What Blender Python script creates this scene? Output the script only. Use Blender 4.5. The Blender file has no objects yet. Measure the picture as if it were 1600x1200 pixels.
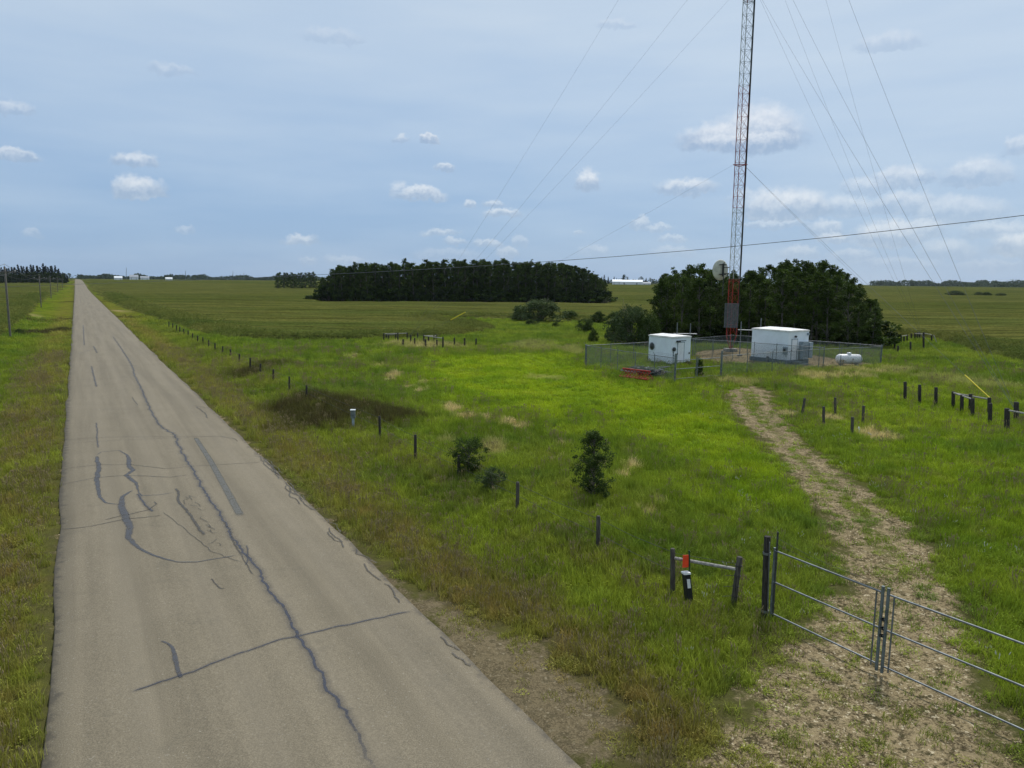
import bpy, math, random
import numpy as np
from math import pi, sin, cos, radians, atan, atan2, hypot, sqrt
from mathutils import Vector, Matrix
random.seed(7); rng = np.random.default_rng(7)
C = bpy.context.scene.collection
scene = bpy.context.scene

# ------------------------------------------------------------------ camera
F, CAMH = 1130.0, 8.0
PITCH, ROLL = atan(160/F), radians(.5)
RM = Matrix.Rotation(pi/2-PITCH, 3, 'X') @ Matrix.Rotation(ROLL, 3, 'Z')
RN = np.array(RM)
cam = bpy.data.cameras.new('camera'); co = bpy.data.objects.new('camera', cam); C.objects.link(co)
co.matrix_world = Matrix.Translation((0, 0, CAMH)) @ RM.to_4x4()
cam.sensor_width = 36; cam.lens = 36*F/1600; cam.clip_start = .5; cam.clip_end = 30000
scene.camera = co
scene.view_settings.view_transform = 'Standard'; scene.view_settings.look = 'None'
scene.view_settings.exposure = 0.0; scene.view_settings.gamma = 1
scene.render.engine = 'CYCLES'
scene.cycles.max_bounces = 6; scene.cycles.transparent_max_bounces = 12

# ------------------------------------------------------------------ light
SUN_EL, SUN_AZ = radians(56), radians(28)         # azimuth clockwise from +Y
sl = bpy.data.lights.new('sun', 'SUN'); sl.energy = 3.4; sl.angle = radians(7); sl.color = (1, .97, .92)
so = bpy.data.objects.new('sun', sl); C.objects.link(so)
sd = Vector((sin(SUN_AZ)*cos(SUN_EL), cos(SUN_AZ)*cos(SUN_EL), sin(SUN_EL)))
so.rotation_euler = sd.to_track_quat('Z', 'Y').to_euler(); so.location = (0, 0, 120)

def ray(px, py):
    return RM @ Vector(((px-800)/F, (600-py)/F, -1))

# ------------------------------------------------------------------ node helpers
class NT:
    def __init__(s, t): s.t = t; s.n = t.nodes; s.l = t.links
    def new(s, ty, **k):
        n = s.n.new(ty)
        for a, b in k.items(): setattr(n, a, b)
        return n
    def put(s, i, v):
        if isinstance(v, bpy.types.NodeSocket): s.l.new(v, i)
        elif v is not None: i.default_value = v
    def m(s, op, a, b=None, c=None, clamp=False):
        n = s.new('ShaderNodeMath', operation=op, use_clamp=clamp)
        s.put(n.inputs[0], a); s.put(n.inputs[1], b)
        if c is not None: s.put(n.inputs[2], c)
        return n.outputs[0]
    def v(s, op, a, b=None, out=0):
        n = s.new('ShaderNodeVectorMath', operation=op)
        s.put(n.inputs[0], a)
        if b is not None:
            s.put(n.inputs[3 if op == 'SCALE' else 1], b)
        return n.outputs[1 if op in ('LENGTH', 'DOT_PRODUCT') else 0]
    def ramp(s, x, a, b, c=0., d=1., smooth=True):
        n = s.new('ShaderNodeMapRange', interpolation_type='SMOOTHSTEP' if smooth else 'LINEAR')
        for i, q in enumerate((x, a, b, c, d)): s.put(n.inputs[i], q)
        return n.outputs[0]
    def noise(s, vec, scale, detail=4, rough=.55, w=None, dist=0):
        n = s.new('ShaderNodeTexNoise'); s.put(n.inputs['Vector'], vec)
        n.inputs['Scale'].default_value = scale; n.inputs['Detail'].default_value = detail
        n.inputs['Roughness'].default_value = rough; n.inputs['Distortion'].default_value = dist
        return n.outputs[0]
    def mix(s, f, a, b):
        n = s.new('ShaderNodeMix', data_type='RGBA')
        s.put(n.inputs[0], f); s.put(n.inputs[6], col(a)); s.put(n.inputs[7], col(b))
        return n.outputs[2]
    def mapping(s, vec, sc=(1, 1, 1), rot=(0, 0, 0), loc=(0, 0, 0)):
        n = s.new('ShaderNodeMapping'); s.put(n.inputs[0], vec)
        n.inputs[1].default_value = loc; n.inputs[2].default_value = rot; n.inputs[3].default_value = sc
        return n.outputs[0]
def col(a):
    return (*a, 1) if isinstance(a, tuple) and len(a) == 3 else a

# ------------------------------------------------------------------ world: veiled blue sky with small cumulus
world = bpy.data.worlds.new('World'); scene.world = world; world.use_nodes = True
W = NT(world.node_tree); W.n.clear()
sky = W.new('ShaderNodeTexSky', sky_type='NISHITA'); sky.sun_disc = False
sky.sun_elevation = SUN_EL; sky.sun_rotation = SUN_AZ; sky.altitude = 600; sky.air_density = 1.0; sky.dust_density = 1.2; sky.ozone_density = 1.5
tc = W.new('ShaderNodeTexCoord')
sep = W.new('ShaderNodeSeparateXYZ'); W.l.new(tc.outputs['Generated'], sep.inputs[0])
az = W.m('ARCTAN2', sep.outputs[0], sep.outputs[1]); el = W.m('ARCSINE', sep.outputs[2])
cv = W.new('ShaderNodeCombineXYZ'); W.l.new(az, cv.inputs[0]); W.l.new(el, cv.inputs[1])
AE = cv.outputs[0]
def wob(scale, amp, yamp):
    n = W.new('ShaderNodeTexNoise'); W.l.new(AE, n.inputs['Vector']); n.inputs['Scale'].default_value = scale
    n.inputs['Detail'].default_value = 5; n.inputs['Roughness'].default_value = .6
    return W.v('MULTIPLY', W.v('SUBTRACT', n.outputs[1], (.5, .5, .5)), (amp, yamp, 0))
AEw = W.v('ADD', AE, W.v('ADD', wob(26, .030, .016), wob(110, .020, .015)))
def ae(px, py):
    d = ray(px, py).normalized(); return atan2(d.x, d.y), math.asin(d.z)
# px, py (centre of the flat base), half width, height, density
CL = [(20,172,36,16,.55),(25,247,42,13,.75),(212,254,36,17,.8),(216,301,44,27,.95),(50,366,20,7,.35),
 (290,358,18,6,.35),(470,379,32,11,.65),(627,220,12,8,.6),(671,219,16,9,.95),(695,264,17,10,.8),(626,300,14,18,.6),(657,307,42,15,.95),
 (736,320,14,8,.75),(772,319,18,8,.7),(785,335,30,9,.75),(690,365,32,8,.55),(712,379,18,7,.5),(760,383,28,8,.55),(793,398,20,12,.5),
 (915,288,22,26,.95),(1130,224,75,34,1.0),(1185,222,78,58,1.0),(1160,226,100,24,1.0),(1070,298,50,19,.9),(1000,350,16,14,.6),(1030,356,26,8,.5),(905,365,8,5,.4),
 (812,380,16,12,.35),(1050,374,26,8,.4),(1225,332,84,38,.95),(1320,330,50,26,.6),(1165,312,30,18,.5),(1215,352,70,8,.5),(1290,362,34,18,.6),(1305,374,30,12,.7),
 (1390,376,64,34,.8),(1350,295,40,18,.5),(1410,285,56,26,.75),(1525,280,66,32,.65),(1410,325,66,26,.65),(1500,340,84,34,.55),(1440,365,40,24,.6),
 (1560,368,60,22,.5),(1590,392,50,30,.75),(1480,398,50,24,.4),(1595,235,30,22,.6),(1250,398,38,14,.4),(1330,405,40,16,.35),(1050,396,40,12,.3),(540,410,40,10,.3),(480,408,14,8,.3),
 (930,395,30,10,.3),(700,400,60,12,.25),(1400,415,80,12,.25),(1540,420,70,14,.25),(265,112,40,13,.35),(520,60,50,16,.3),(1390,70,60,22,.4),(960,40,34,12,.3)]
msk = None; shd = None
for px, py, hw, ht, dn in CL:
    a0, e0 = ae(px, py+2); a1, _ = ae(px+hw, py); _, e1 = ae(px, py-ht)
    wa, we = max(a1-a0, .006)*1.12, max(e1-e0, .004)*1.15
    src = AEw
    if msk is not None:                      # keeps the clouds evaluated one after the other
        vm = W.new('ShaderNodeVectorMath', operation='MULTIPLY_ADD'); W.l.new(msk, vm.inputs[0]); vm.inputs[1].default_value = (1e-7,)*3; W.l.new(AEw, vm.inputs[2]); src = vm.outputs[0]
    d = W.v('MULTIPLY', W.v('SUBTRACT', src, (a0, e0, 0)), (1/wa, 1/we, 0))
    dd = W.v('MAXIMUM', d, W.v('MULTIPLY', d, (-1, -3.2, 0)))
    r = W.v('LENGTH', dd)
    mk = W.ramp(r, 1.06, .62, 0, dn)
    sy = W.new('ShaderNodeSeparateXYZ'); W.l.new(d, sy.inputs[0])
    sh = W.m('MULTIPLY', mk, W.ramp(sy.outputs[1], .02, .72))
    msk = mk if msk is None else W.m('MAXIMUM', msk, mk)
    shd = sh if shd is None else W.m('MAXIMUM', shd, sh)
lit = W.m('DIVIDE', shd, W.m('MAXIMUM', msk, .05))
lit = W.m('ADD', W.m('MULTIPLY', lit, .85), W.m('MULTIPLY', W.m('SUBTRACT', W.noise(AE, 70, 6, .65), .47), 1.3), clamp=True)
ccol = W.mix(lit, (.36, .48, .66), (.86, .90, .95))
# high thin veil, whiter up and to the right
stre = W.noise(W.mapping(AE, (2.2, 13, 1), rot=(0, 0, .06)), 1.6, 4, .5)
veil = W.m('ADD', W.m('MULTIPLY', W.ramp(el, 0., .42), .75), W.m('MULTIPLY', W.ramp(az, -.3, .65), .30))
veil = W.m('ADD', veil, W.m('MULTIPLY', W.m('SUBTRACT', stre, .5), .95), clamp=True)
base = W.mix(W.ramp(el, 0., .34), (.29, .455, .70), (.41, .57, .79))
thin = W.mix(veil, base, (.63, .745, .865))
allc = W.mix(W.m('MULTIPLY', msk, .97), thin, ccol)
vis = W.mix(.18, allc, W.v('SCALE', sky.outputs[0], .085))
bg = W.new('ShaderNodeBackground'); W.l.new(W.v('SCALE', vis, 10.), bg.inputs[0]); bg.inputs[1].default_value = .1
wo = W.new('ShaderNodeOutputWorld'); W.l.new(bg.outputs[0], wo.inputs[0])

# ------------------------------------------------------------------ numpy helpers, terrain
def vnoise(x, y, seed=0):
    xi = np.floor(x).astype(np.int64); yi = np.floor(y).astype(np.int64); fx = x-xi; fy = y-yi
    def h(a, b):
        n = (a*374761393 + b*668265263 + seed*1442695041) & 0x7fffffff
        n = ((n ^ (n >> 13))*1274126177) & 0x7fffffff
        return ((n ^ (n >> 16)) & 0xffff)/65535.
    fx = fx*fx*(3-2*fx); fy = fy*fy*(3-2*fy)
    return (h(xi, yi)*(1-fx)+h(xi+1, yi)*fx)*(1-fy)+(h(xi, yi+1)*(1-fx)+h(xi+1, yi+1)*fx)*fy
def fbm(x, y, s, seed=0, o=4):
    t = 0; a = .5; f = 1/s
    for k in range(o): t = t+a*vnoise(x*f+17*k, y*f+31*k, seed+k); a *= .5; f *= 2.03
    return t/(1-.5**o)
def ss(x, a, b):
    t = np.clip((x-a)/(b-a), 0, 1); return t*t*(3-2*t)
AZR = radians(-30.914)
RDX, RDY = sin(AZR), cos(AZR); RNX, RNY = cos(AZR), -sin(AZR)
def uv(x, y): return x*RNX+y*RNY, x*RDX+y*RDY
def xy(u, v): return u*RNX+v*RDX, u*RNY+v*RDY
UL, UR = -1.0, 6.75
def groundz(x, y):
    x = np.asarray(x, float); y = np.asarray(y, float); u, v = uv(x, y)
    off = np.maximum(np.maximum(UL-u, u-UR), 0)
    gate = 1-ss(-v, -9, -5)*1.0
    ditch = -.38*np.exp(-((u-10.3)/1.9)**2)*ss(v, 11, 17) - .42*np.exp(-((u+5.2)/2.2)**2)
    und = (fbm(x, y, 14, 3, 3)-.5)*.30*ss(off, .5, 6)
    far = 5.0*ss(y, 380, 900)
    return ditch + und - .05*ss(off, .1, .8) + far
def gz(x, y): return float(groundz(x, y))
def at(px, py, dz=0.):
    d = ray(px, py); z = 0.
    for k in range(14):
        t = (z+dz-CAMH)/d.z; x, y = d.x*t, d.y*t; z = gz(x, y)
    return Vector((x, y, z+dz))
def place(px, D):
    d = ray(px, 445); s = D/hypot(d.x, d.y); x, y = d.x*s, d.y*s
    return Vector((x, y, gz(x, y)))
def topat(base, px, py):
    """point where the ray of a pixel meets the upright plane through base that faces the camera"""
    n = Vector((base.x, base.y, 0)).normalized(); d = ray(px, py)
    t = (base.x*n.x+base.y*n.y)/(d.x*n.x+d.y*n.y)
    return Vector((d.x*t, d.y*t, CAMH+d.z*t))
def pts(l): return np.array([tuple(at(a, b))[:2] for a, b in l])
def sdf(poly, x, y):
    """positive inside"""
    d = np.full(x.shape, 1e18); ins = np.zeros(x.shape, bool); n = len(poly)
    for i in range(n):
        ax, ay = poly[i]; bx, by = poly[(i+1) % n]; ex, ey = bx-ax, by-ay
        L = ex*ex+ey*ey+1e-12
        t = np.clip(((x-ax)*ex+(y-ay)*ey)/L, 0, 1)
        d = np.minimum(d, (x-ax-t*ex)**2+(y-ay-t*ey)**2)
        c = ((ay > y) != (by > y)) & (x < (bx-ax)*(y-ay)/(by-ay+1e-18)+ax)
        ins ^= c
    d = np.sqrt(d); return np.where(ins, d, -d)

# region outlines (ground plan)
P_TRACK = pts([(1138,612),(1150,645),(1200,690),(1238,740),(1282,790),(1312,835),(1318,880),(1300,940),(1262,1000),(1195,1040),(1165,1110),(1090,1200),(980,1330),
               (1500,1400),(1600,1250),(1560,1130),(1520,1060),(1495,985),(1478,920),(1450,870),(1420,825),(1375,785),(1320,745),(1262,700),(1222,655),(1196,610),(1170,603)])
P_PAD = pts([(1085,560),(1112,565),(1180,569),(1265,575),(1372,571),(1350,566),(1268,555),(1150,543),(1085,550)])
P_SHO = pts([(520,815),(580,868),(655,925),(720,945),(800,985),(860,1015),(930,1050),(990,1110),(1020,1200),(760,1200),(700,1060),(640,960),(560,880)])
P_MOW = pts([(640,560),(760,556),(900,552),(960,585),(1110,606),(1160,690),(1240,800),(1130,790),(1050,720),(960,690),(860,665),(760,640),(690,600)])
P_MOWR = pts([(1230,600),(1400,590),(1640,640),(1700,900),(1560,940),(1420,800),(1300,730),(1215,640)])
fieldR = [(130,441),(150,455),(172,471),(205,484),(245,497),(268,505),(300,517),(335,526),(400,531),(530,534),(600,530.5),(700,527),(752,520),(776,514),(748,506),(690,500),
 (690,496),(760,498),(860,501),(930,503),(1010,506),(1100,512),(1250,516),(1385,526),(1450,531),(1485,537),(1525,552),(1600,565),(1750,590)]
pr = [tuple(q) for q in pts(fieldR)]
P_FR = np.array(pr + [(600, 95), (9500, 95), (9500, 9500), (xy(12.5, 9500)), (xy(12.5, 600))])
P_FL = np.array([xy(-9.2, -40), xy(-9.2, 180), xy(-11, 260), xy(-12, 9500), (-9500, 9500), (-9500, -40)])
P_BLUFF = pts([(1012,541),(1100,538),(1200,538),(1300,540),(1388,541),(1392,528),(1300,503),(1150,500),(1030,508)])
P_WOOD = pts([(495,473),(700,474),(950,476),(958,466),(900,459),(700,456),(520,457)])
BROWN = [(530, 640, 98, 27), (480, 632, 50, 18), (400, 577, 36, 8), (600, 650, 36, 14), (85, 519, 18, 5), (100, 498, 12, 6), (102,472,6,3)]
DRY = [(40,500,3,7),(47,492,3,5),(352,500,10,2),(310,511,14,3),(190,487,10,2),(552,557,10,2.5),(590,573,11,3),(620,587,16,5),(612,594,10,3),(640,604,14,5),(655,610,16,5),(662,597,9,3),(708,640,15,7),(730,652,18,6),(765,656,14,4),(795,662,16,5),(815,667,12,4),
       (880,699,14,3),(985,731,14,4),(975,745,12,5),(1010,800,18,7),(870,716,10,4),(1030,786,9,3),(700,632,14,4),(850,592,40,4,.35),(895,548,26,6,.35),(830,540,40,8,.3),(1300,587,60,6,.7),(1350,580,40,5,.6),(1400,578,50,4,.5),(1530,600,50,10,.3),(1470,592,60,6,.25),(1260,590,30,4),(1230,647,14,5),(1300,652,20,6),
       (1365,678,30,8),(770,700,26,12,.5),(660,541,66,7,.6),(1160,600,30,6,.5),(700,690,20,8,.35)]
def masks(x, y):
    u, v = uv(x, y); r = np.hypot(x, y)
    nz = fbm(x, y, 6, 11)-.5; n2 = fbm(x, y, 2.2, 21)-.5
    track = sdf(P_TRACK, x, y); pad = sdf(P_PAD, x, y); sho = sdf(P_SHO, x, y)
    grav = np.maximum(np.maximum(np.maximum(track, pad-.2), sho-.35), -.15-np.maximum(UL-uv(x, y)[0], uv(x, y)[0]-UR)*1.3-ss(r, 35, 80)*.5-(uv(x, y)[0] < 2)*.25)
    mow = np.maximum(ss(sdf(P_MOW, x, y)+nz*9, -3, 5), .55*ss(sdf(P_MOWR, x, y)+nz*8, -2, 5))
    brown = np.zeros_like(x); dry = np.zeros_like(x)
    def blob(px, py, a, b):
        c = at(px, py); e = at(px+a, py); f = at(px, py-b)
        ra = (e-c).length; rb = max((f-c).length, .35); ux, uy = (e-c).x/ra, (e-c).y/ra
        dx, dy = x-c.x, y-c.y; p = dx*ux+dy*uy; q = -dx*uy+dy*ux
        return np.sqrt((p/ra)**2+(q/rb)**2)
    for b in BROWN: brown = np.maximum(brown, .94*(1-ss(blob(*b)+nz*1.9+n2*1.6, .35, 1.35)))
    litter = np.maximum(ss(sdf(P_BLUFF, x, y), -1., .8), ss(sdf(P_WOOD, x, y), -3, 2)); brown = np.maximum(brown, litter)
    for b in DRY: dry = np.maximum(dry, (1-ss(blob(*b[:4])+nz*1.3+n2*1.2, .5, 1.1))*(b[4] if len(b) > 4 else .9))
    verge = np.exp(-((u-8.6)/1.9)**2)*.95*(1-ss(v, 240, 500)) + np.exp(-((u+2.6)/1.9)**2)*.85 + .35*np.exp(-((u-12.5)/1.2)**2)
    verge = np.clip(verge+(nz*.9+n2*.5)*ss(verge, .05, .5), 0, 1)
    crop = np.maximum(sdf(P_FR, x, y), sdf(P_FL, x, y))
    return dict(mow=mow, brown=brown, dry=dry, verge=verge, grav=grav, crop=np.where(litter > .5, np.minimum(crop, -sdf(P_WOOD, x, y)), crop), track=track, litter=litter, sho=ss(sho, -1.2, .4)*(1-ss(track, -1, 1)), u=u, v=v, r=r)

# ------------------------------------------------------------------ mesh helpers
def link(name, me, mat=None, parent=None):
    o = bpy.data.objects.new(name, me); C.objects.link(o)
    if mat is not None and me is not None and not me.materials:
        for m in (mat if isinstance(mat, (list, tuple)) else [mat]): me.materials.append(m)
    if parent is not None: o.parent = parent
    return o
def tag(o, label=None, cat=None, group=None, kind=None):
    if label: o['label'] = label
    if cat: o['category'] = cat
    if group: o['group'] = group
    if kind: o['kind'] = kind
    return o
def empty(name, loc, label, cat, group=None, rz=0):
    o = bpy.data.objects.new(name, None); C.objects.link(o); o.location = loc; o.rotation_euler = (0, 0, rz)
    o.empty_display_size = .3
    return tag(o, label, cat, group)
def npmesh(name, V, Fq, smooth=False):
    """V (n,3), Fq (m,3|4)"""
    V = np.asarray(V, np.float32); Fq = np.asarray(Fq, np.int32); k = Fq.shape[1]
    me = bpy.data.meshes.new(name); me.vertices.add(len(V)); me.vertices.foreach_set('co', V.ravel())
    me.loops.add(Fq.size); me.loops.foreach_set('vertex_index', Fq.ravel())
    me.polygons.add(len(Fq)); me.polygons.foreach_set('loop_start', np.arange(0, Fq.size, k, dtype=np.int32))
    me.polygons.foreach_set('loop_total', np.full(len(Fq), k, np.int32))
    me.polygons.foreach_set('use_smooth', np.full(len(Fq), smooth, bool))
    me.update(calc_edges=True); return me
def addcol(me, name, arr):
    a = me.attributes.new(name, 'FLOAT_COLOR', 'POINT'); a.data.foreach_set('color', np.asarray(arr, np.float32).ravel())
def addf(me, name, arr):
    a = me.attributes.new(name, 'FLOAT', 'POINT'); a.data.foreach_set('value', np.asarray(arr, np.float32).ravel())
class MB:
    def __init__(s, org=(0, 0, 0)): s.v = []; s.f = []; s.o = Vector(org); s.sm = []
    def add(s, vs, fs, smooth=False):
        b = len(s.v); s.v += [tuple(Vector(p)-s.o) for p in vs]; s.f += [tuple(i+b for i in f) for f in fs]; s.sm += [smooth]*len(fs)
    def box(s, c, d, ax=None, ay=None, az=None):
        ax = Vector(ax or (1, 0, 0)).normalized(); az = Vector(az or (0, 0, 1)).normalized(); ay = Vector(ay).normalized() if ay else az.cross(ax).normalized()
        c = Vector(c); hx, hy, hz = d[0]/2, d[1]/2, d[2]/2
        vs = [c+ax*i*hx+ay*j*hy+az*k*hz for k in (-1, 1) for j in (-1, 1) for i in (-1, 1)]
        s.add(vs, [(0, 2, 3, 1), (4, 5, 7, 6), (0, 1, 5, 4), (2, 6, 7, 3), (0, 4, 6, 2), (1, 3, 7, 5)]); return s
    def tube(s, P, R, n=8, cap=True, smooth=True):
        P = [Vector(p) for p in P]; R = R if isinstance(R, (list, tuple)) else [R]*len(P)
        rings = []; up0 = None
        for i, p in enumerate(P):
            t = (P[min(i+1, len(P)-1)]-P[max(i-1, 0)]).normalized()
            a = t.orthogonal().normalized() if up0 is None else (up0-t*up0.dot(t)).normalized()
            up0 = a; b = t.cross(a)
            rings.append([p+(a*cos(2*pi*k/n)+b*sin(2*pi*k/n))*R[i] for k in range(n)])
        vs = [q for r in rings for q in r]; fs = []
        for i in range(len(P)-1):
            for k in range(n):
                k2 = (k+1) % n; fs.append((i*n+k, i*n+k2, (i+1)*n+k2, (i+1)*n+k))
        s.add(vs, fs, smooth)
        if cap: s.add(rings[0], [tuple(range(n))[::-1]]); s.add(rings[-1], [tuple(range(n))])
        return s
    def lathe(s, c, axis, prof, n=16, smooth=True):
        """prof: list of (distance along axis, radius)"""
        c = Vector(c); ax = Vector(axis).normalized(); a = ax.orthogonal().normalized(); b = ax.cross(a)
        vs = []; fs = []
        for h, r in prof:
            vs += [c+ax*h+(a*cos(2*pi*k/n)+b*sin(2*pi*k/n))*max(r, .001) for k in range(n)]
        for i in range(len(prof)-1):
            for k in range(n): k2 = (k+1) % n; fs.append((i*n+k, i*n+k2, (i+1)*n+k2, (i+1)*n+k))
        s.add(vs, fs, smooth); return s
    def mesh(s, name):
        me = bpy.data.meshes.new(name); me.from_pydata(s.v, [], s.f)
        me.polygons.foreach_set('use_smooth', s.sm); me.update(); return me
    def build(s, name, mat, parent=None): return link(name, s.mesh(name), mat, parent)

# ------------------------------------------------------------------ materials
def newmat(name):
    m = bpy.data.materials.new(name); m.use_nodes = True; T = NT(m.node_tree); T.n.clear()
    out = T.new('ShaderNodeOutputMaterial'); p = T.new('ShaderNodeBsdfPrincipled'); T.l.new(p.outputs[0], out.inputs[0])
    p.inputs['Specular IOR Level'].default_value = .3
    return m, T, p, out
def simple(name, c, rough=.6, metal=0., var=.25, scale=6., c2=None, bump=0., stretch=(1, 1, 1), spec=.3):
    m, T, p, out = newmat(name); tcn = T.new('ShaderNodeTexCoord')
    vec = T.mapping(tcn.outputs['Object'], stretch)
    n = T.noise(vec, scale, 5, .6); n3 = T.noise(vec, scale*7, 3, .6)
    c2 = c2 or tuple(x*(1-var*1.6) for x in c)
    f = T.m('ADD', T.m('MULTIPLY', T.ramp(n, .38, .66), .75), T.m('MULTIPLY', n3, .25))
    T.l.new(T.mix(f, tuple(min(1, x*(1+var*.4)) for x in c), c2), p.inputs['Base Color'])
    p.inputs['Roughness'].default_value = rough; p.inputs['Metallic'].default_value = metal
    p.inputs['Specular IOR Level'].default_value = spec
    if bump:
        b = T.new('ShaderNodeBump'); b.inputs['Strength'].default_value = .6; b.inputs['Distance'].default_value = bump
        T.l.new(n3, b.inputs['Height']); T.l.new(b.outputs[0], p.inputs['Normal'])
    return m
M = {}
M['wood'] = simple('weathered_wood', (.095, .085, .07), .9, 0, .5, 3, stretch=(14, 14, 1.2), bump=.01)
M['darkwood'] = simple('dark_treated_wood', (.05, .044, .036), .9, 0, .5, 3, stretch=(14, 14, 1.2), bump=.01)
M['greywood'] = simple('grey_pole_wood', (.17, .155, .135), .9, 0, .4, 3, stretch=(9, 9, .8), bump=.01)
M['railwood'] = simple('pale_rail_wood', (.36, .34, .30), .85, 0, .4, 4, stretch=(3, 3, 3), bump=.005)
M['galv'] = simple('galvanised_steel', (.20, .215, .22), .5, .5, .25, 5)
M['galvdull'] = simple('dull_galvanised_steel', (.17, .20, .20), .6, .4, .3, 5)
M['darksteel'] = simple('dark_weathered_steel', (.07, .075, .07), .6, .3, .4, 6)
M['wire'] = simple('old_wire', (.06, .058, .055), .6, .3, .2, 3)
M['guy'] = simple('guy_strand', (.12, .13, .15), .7, .1, .1, 3)
M['red'] = simple('red_mast_paint', (.42, .045, .025), .6, 0, .35, 4)
M['mastwhite'] = simple('white_mast_paint', (.55, .55, .54), .6, 0, .25, 4)
M['redfade'] = simple('faded_red_mast_paint', (.32, .07, .065), .6, 0, .3, 2)
M['cable'] = simple('black_coax', (.02, .02, .022), .5, 0, .2, 4)
M['panelgrey'] = simple('grey_grille', (.13, .14, .15), .7, .2, .2, 4)
M['dish'] = simple('dish_cream', (.50, .50, .42), .6, 0, .15, 2)
M['white'] = simple('white_siding', (.76, .81, .85), .5, 0, .05, 1.0)
M['roofw'] = simple('white_roof', (.78, .77, .73), .55, 0, .18, 1.8)
M['doorw'] = simple('white_door', (.78, .79, .80), .45, 0, .08, 2)
M['acgrey'] = simple('air_conditioner_grey', (.30, .36, .40), .5, .1, .2, 4)
M['skid'] = simple('blue_grey_skid', (.12, .16, .19), .7, 0, .3, 3)
M['black'] = simple('black_plastic', (.018, .02, .022), .45, 0, .2, 5)
M['tank'] = simple('white_tank_paint', (.82, .82, .82), .3, 0, .08, 2, spec=.5)
M['concrete'] = simple('concrete', (.33, .31, .28), .9, 0, .3, 6, bump=.01)
M['orange'] = simple('orange_red_marker', (.80, .07, .02), .5, 0, .12, 8)
M['yellow'] = simple('yellow_guard', (.75, .60, .03), .45, 0, .1, 5)
M['green_post'] = simple('green_steel_post', (.03, .07, .04), .5, .2, .3, 5)
M['label'] = simple('white_label', (.75, .76, .74), .4, 0, .08, 9)
M['farmwhite'] = simple('farm_white', (.75, .77, .78), .5, 0, .08, .3)
M['farmgrey'] = simple('farm_grey_roof', (.30, .32, .35), .6, 0, .15, .3)
M['bark'] = simple('bark', (.11, .10, .085), .9, 0, .5, 2, stretch=(4, 4, 1), bump=.02)
M['twig'] = simple('bare_twig', (.20, .17, .14), .9, 0, .3, 2)

def foliage(name, c1, c2, trans=.25):
    m, T, p, out = newmat(name)
    a = T.new('ShaderNodeAttribute', attribute_name='shade'); oi = T.new('ShaderNodeObjectInfo')
    f = T.m('ADD', T.m('MULTIPLY', a.outputs['Fac'], .8), T.m('MULTIPLY', oi.outputs['Random'], .3), clamp=True)
    c = T.mix(f, c1, c2); T.l.new(c, p.inputs['Base Color']); p.inputs['Roughness'].default_value = .65
    p.inputs['Specular IOR Level'].default_value = .06
    tr = T.new('ShaderNodeBsdfTranslucent'); T.l.new(c, tr.inputs[0])
    mx = T.new('ShaderNodeMixShader'); mx.inputs[0].default_value = trans
    T.l.new(p.outputs[0], mx.inputs[1]); T.l.new(tr.outputs[0], mx.inputs[2]); T.l.new(mx.outputs[0], out.inputs[0])
    return m
M['poplar'] = foliage('poplar_leaves', (.012, .024, .005), (.072, .112, .018))
M['willow'] = foliage('willow_leaves', (.045, .072, .028), (.095, .125, .045))
M['spruce'] = foliage('spruce_needles', (.006, .012, .006), (.018, .030, .013), .05)
M['shrub'] = foliage('shrub_leaves', (.022, .042, .010), (.070, .105, .024))
M['farleaf'] = foliage('distant_leaves', (.022, .040, .016), (.055, .080, .030), .1)

# shared meadow colour: position + zone masks -> colour
def meadow(T, P, m1, m2):
    s1 = T.new('ShaderNodeSeparateColor'); T.l.new(m1, s1.inputs[0]); s2 = T.new('ShaderNodeSeparateColor'); T.l.new(m2, s2.inputs[0])
    big = T.noise(P, .055, 4, .6); mid = T.noise(P, .30, 4, .6); fine = T.noise(P, 1.7, 4, .65)
    c = T.mix(T.ramp(mid, .38, .62), (.080, .116, .010), (.132, .168, .014))
    c = T.mix(T.m('MULTIPLY', T.ramp(T.noise(T.mapping(P, (.05, .13, 1)), 1, 4, .6), .50, .62), .55), c, (.052, .090, .012))
    c = T.mix(T.m('MULTIPLY', T.ramp(big, .46, .64), .6), c, (.150, .168, .022))
    c = T.mix(T.m('MULTIPLY', T.ramp(T.noise(P, .13, 5, .7), .50, .64), .75), c, (.058, .098, .012))
    c = T.mix(T.m('MULTIPLY', T.ramp(fine, .55, .75), .45), c, (.17, .19, .035))
    lime = T.mix(T.ramp(mid, .35, .65), (.130, .190, .006), (.195, .240, .008))
    c = T.mix(T.m('MULTIPLY', s1.outputs[0], .8), c, lime)
    c = T.mix(T.m('MULTIPLY', T.ramp(T.noise(P, .42, 5, .75), .56, .68), .5), c, (.165, .150, .040))
    c = T.mix(T.m('MULTIPLY', T.ramp(T.noise(T.v('ADD', P, (31., 7., 0.)), .7, 4, .7), .57, .66), .55), c, (.040, .072, .014))
    vg = T.mix(T.ramp(fine, .4, .65), (.145, .118, .030), (.20, .115, .050))
    vg = T.mix(T.ramp(mid, .4, .6), vg, (.165, .148, .030))
    c = T.mix(T.m('MULTIPLY', s1.outputs[2], .68), c, vg)
    c = T.mix(s1.outputs[1], c, T.mix(T.ramp(fine, .4, .6), (.046, .036, .016), (.044, .042, .012)))
    c = T.mix(s2.outputs[0], c, T.mix(fine, (.25, .20, .085), (.40, .32, .16)))
    return c
def attr(T, name, inst=False):
    return T.new('ShaderNodeAttribute', attribute_name=name, attribute_type='INSTANCER' if inst else 'GEOMETRY')
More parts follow.
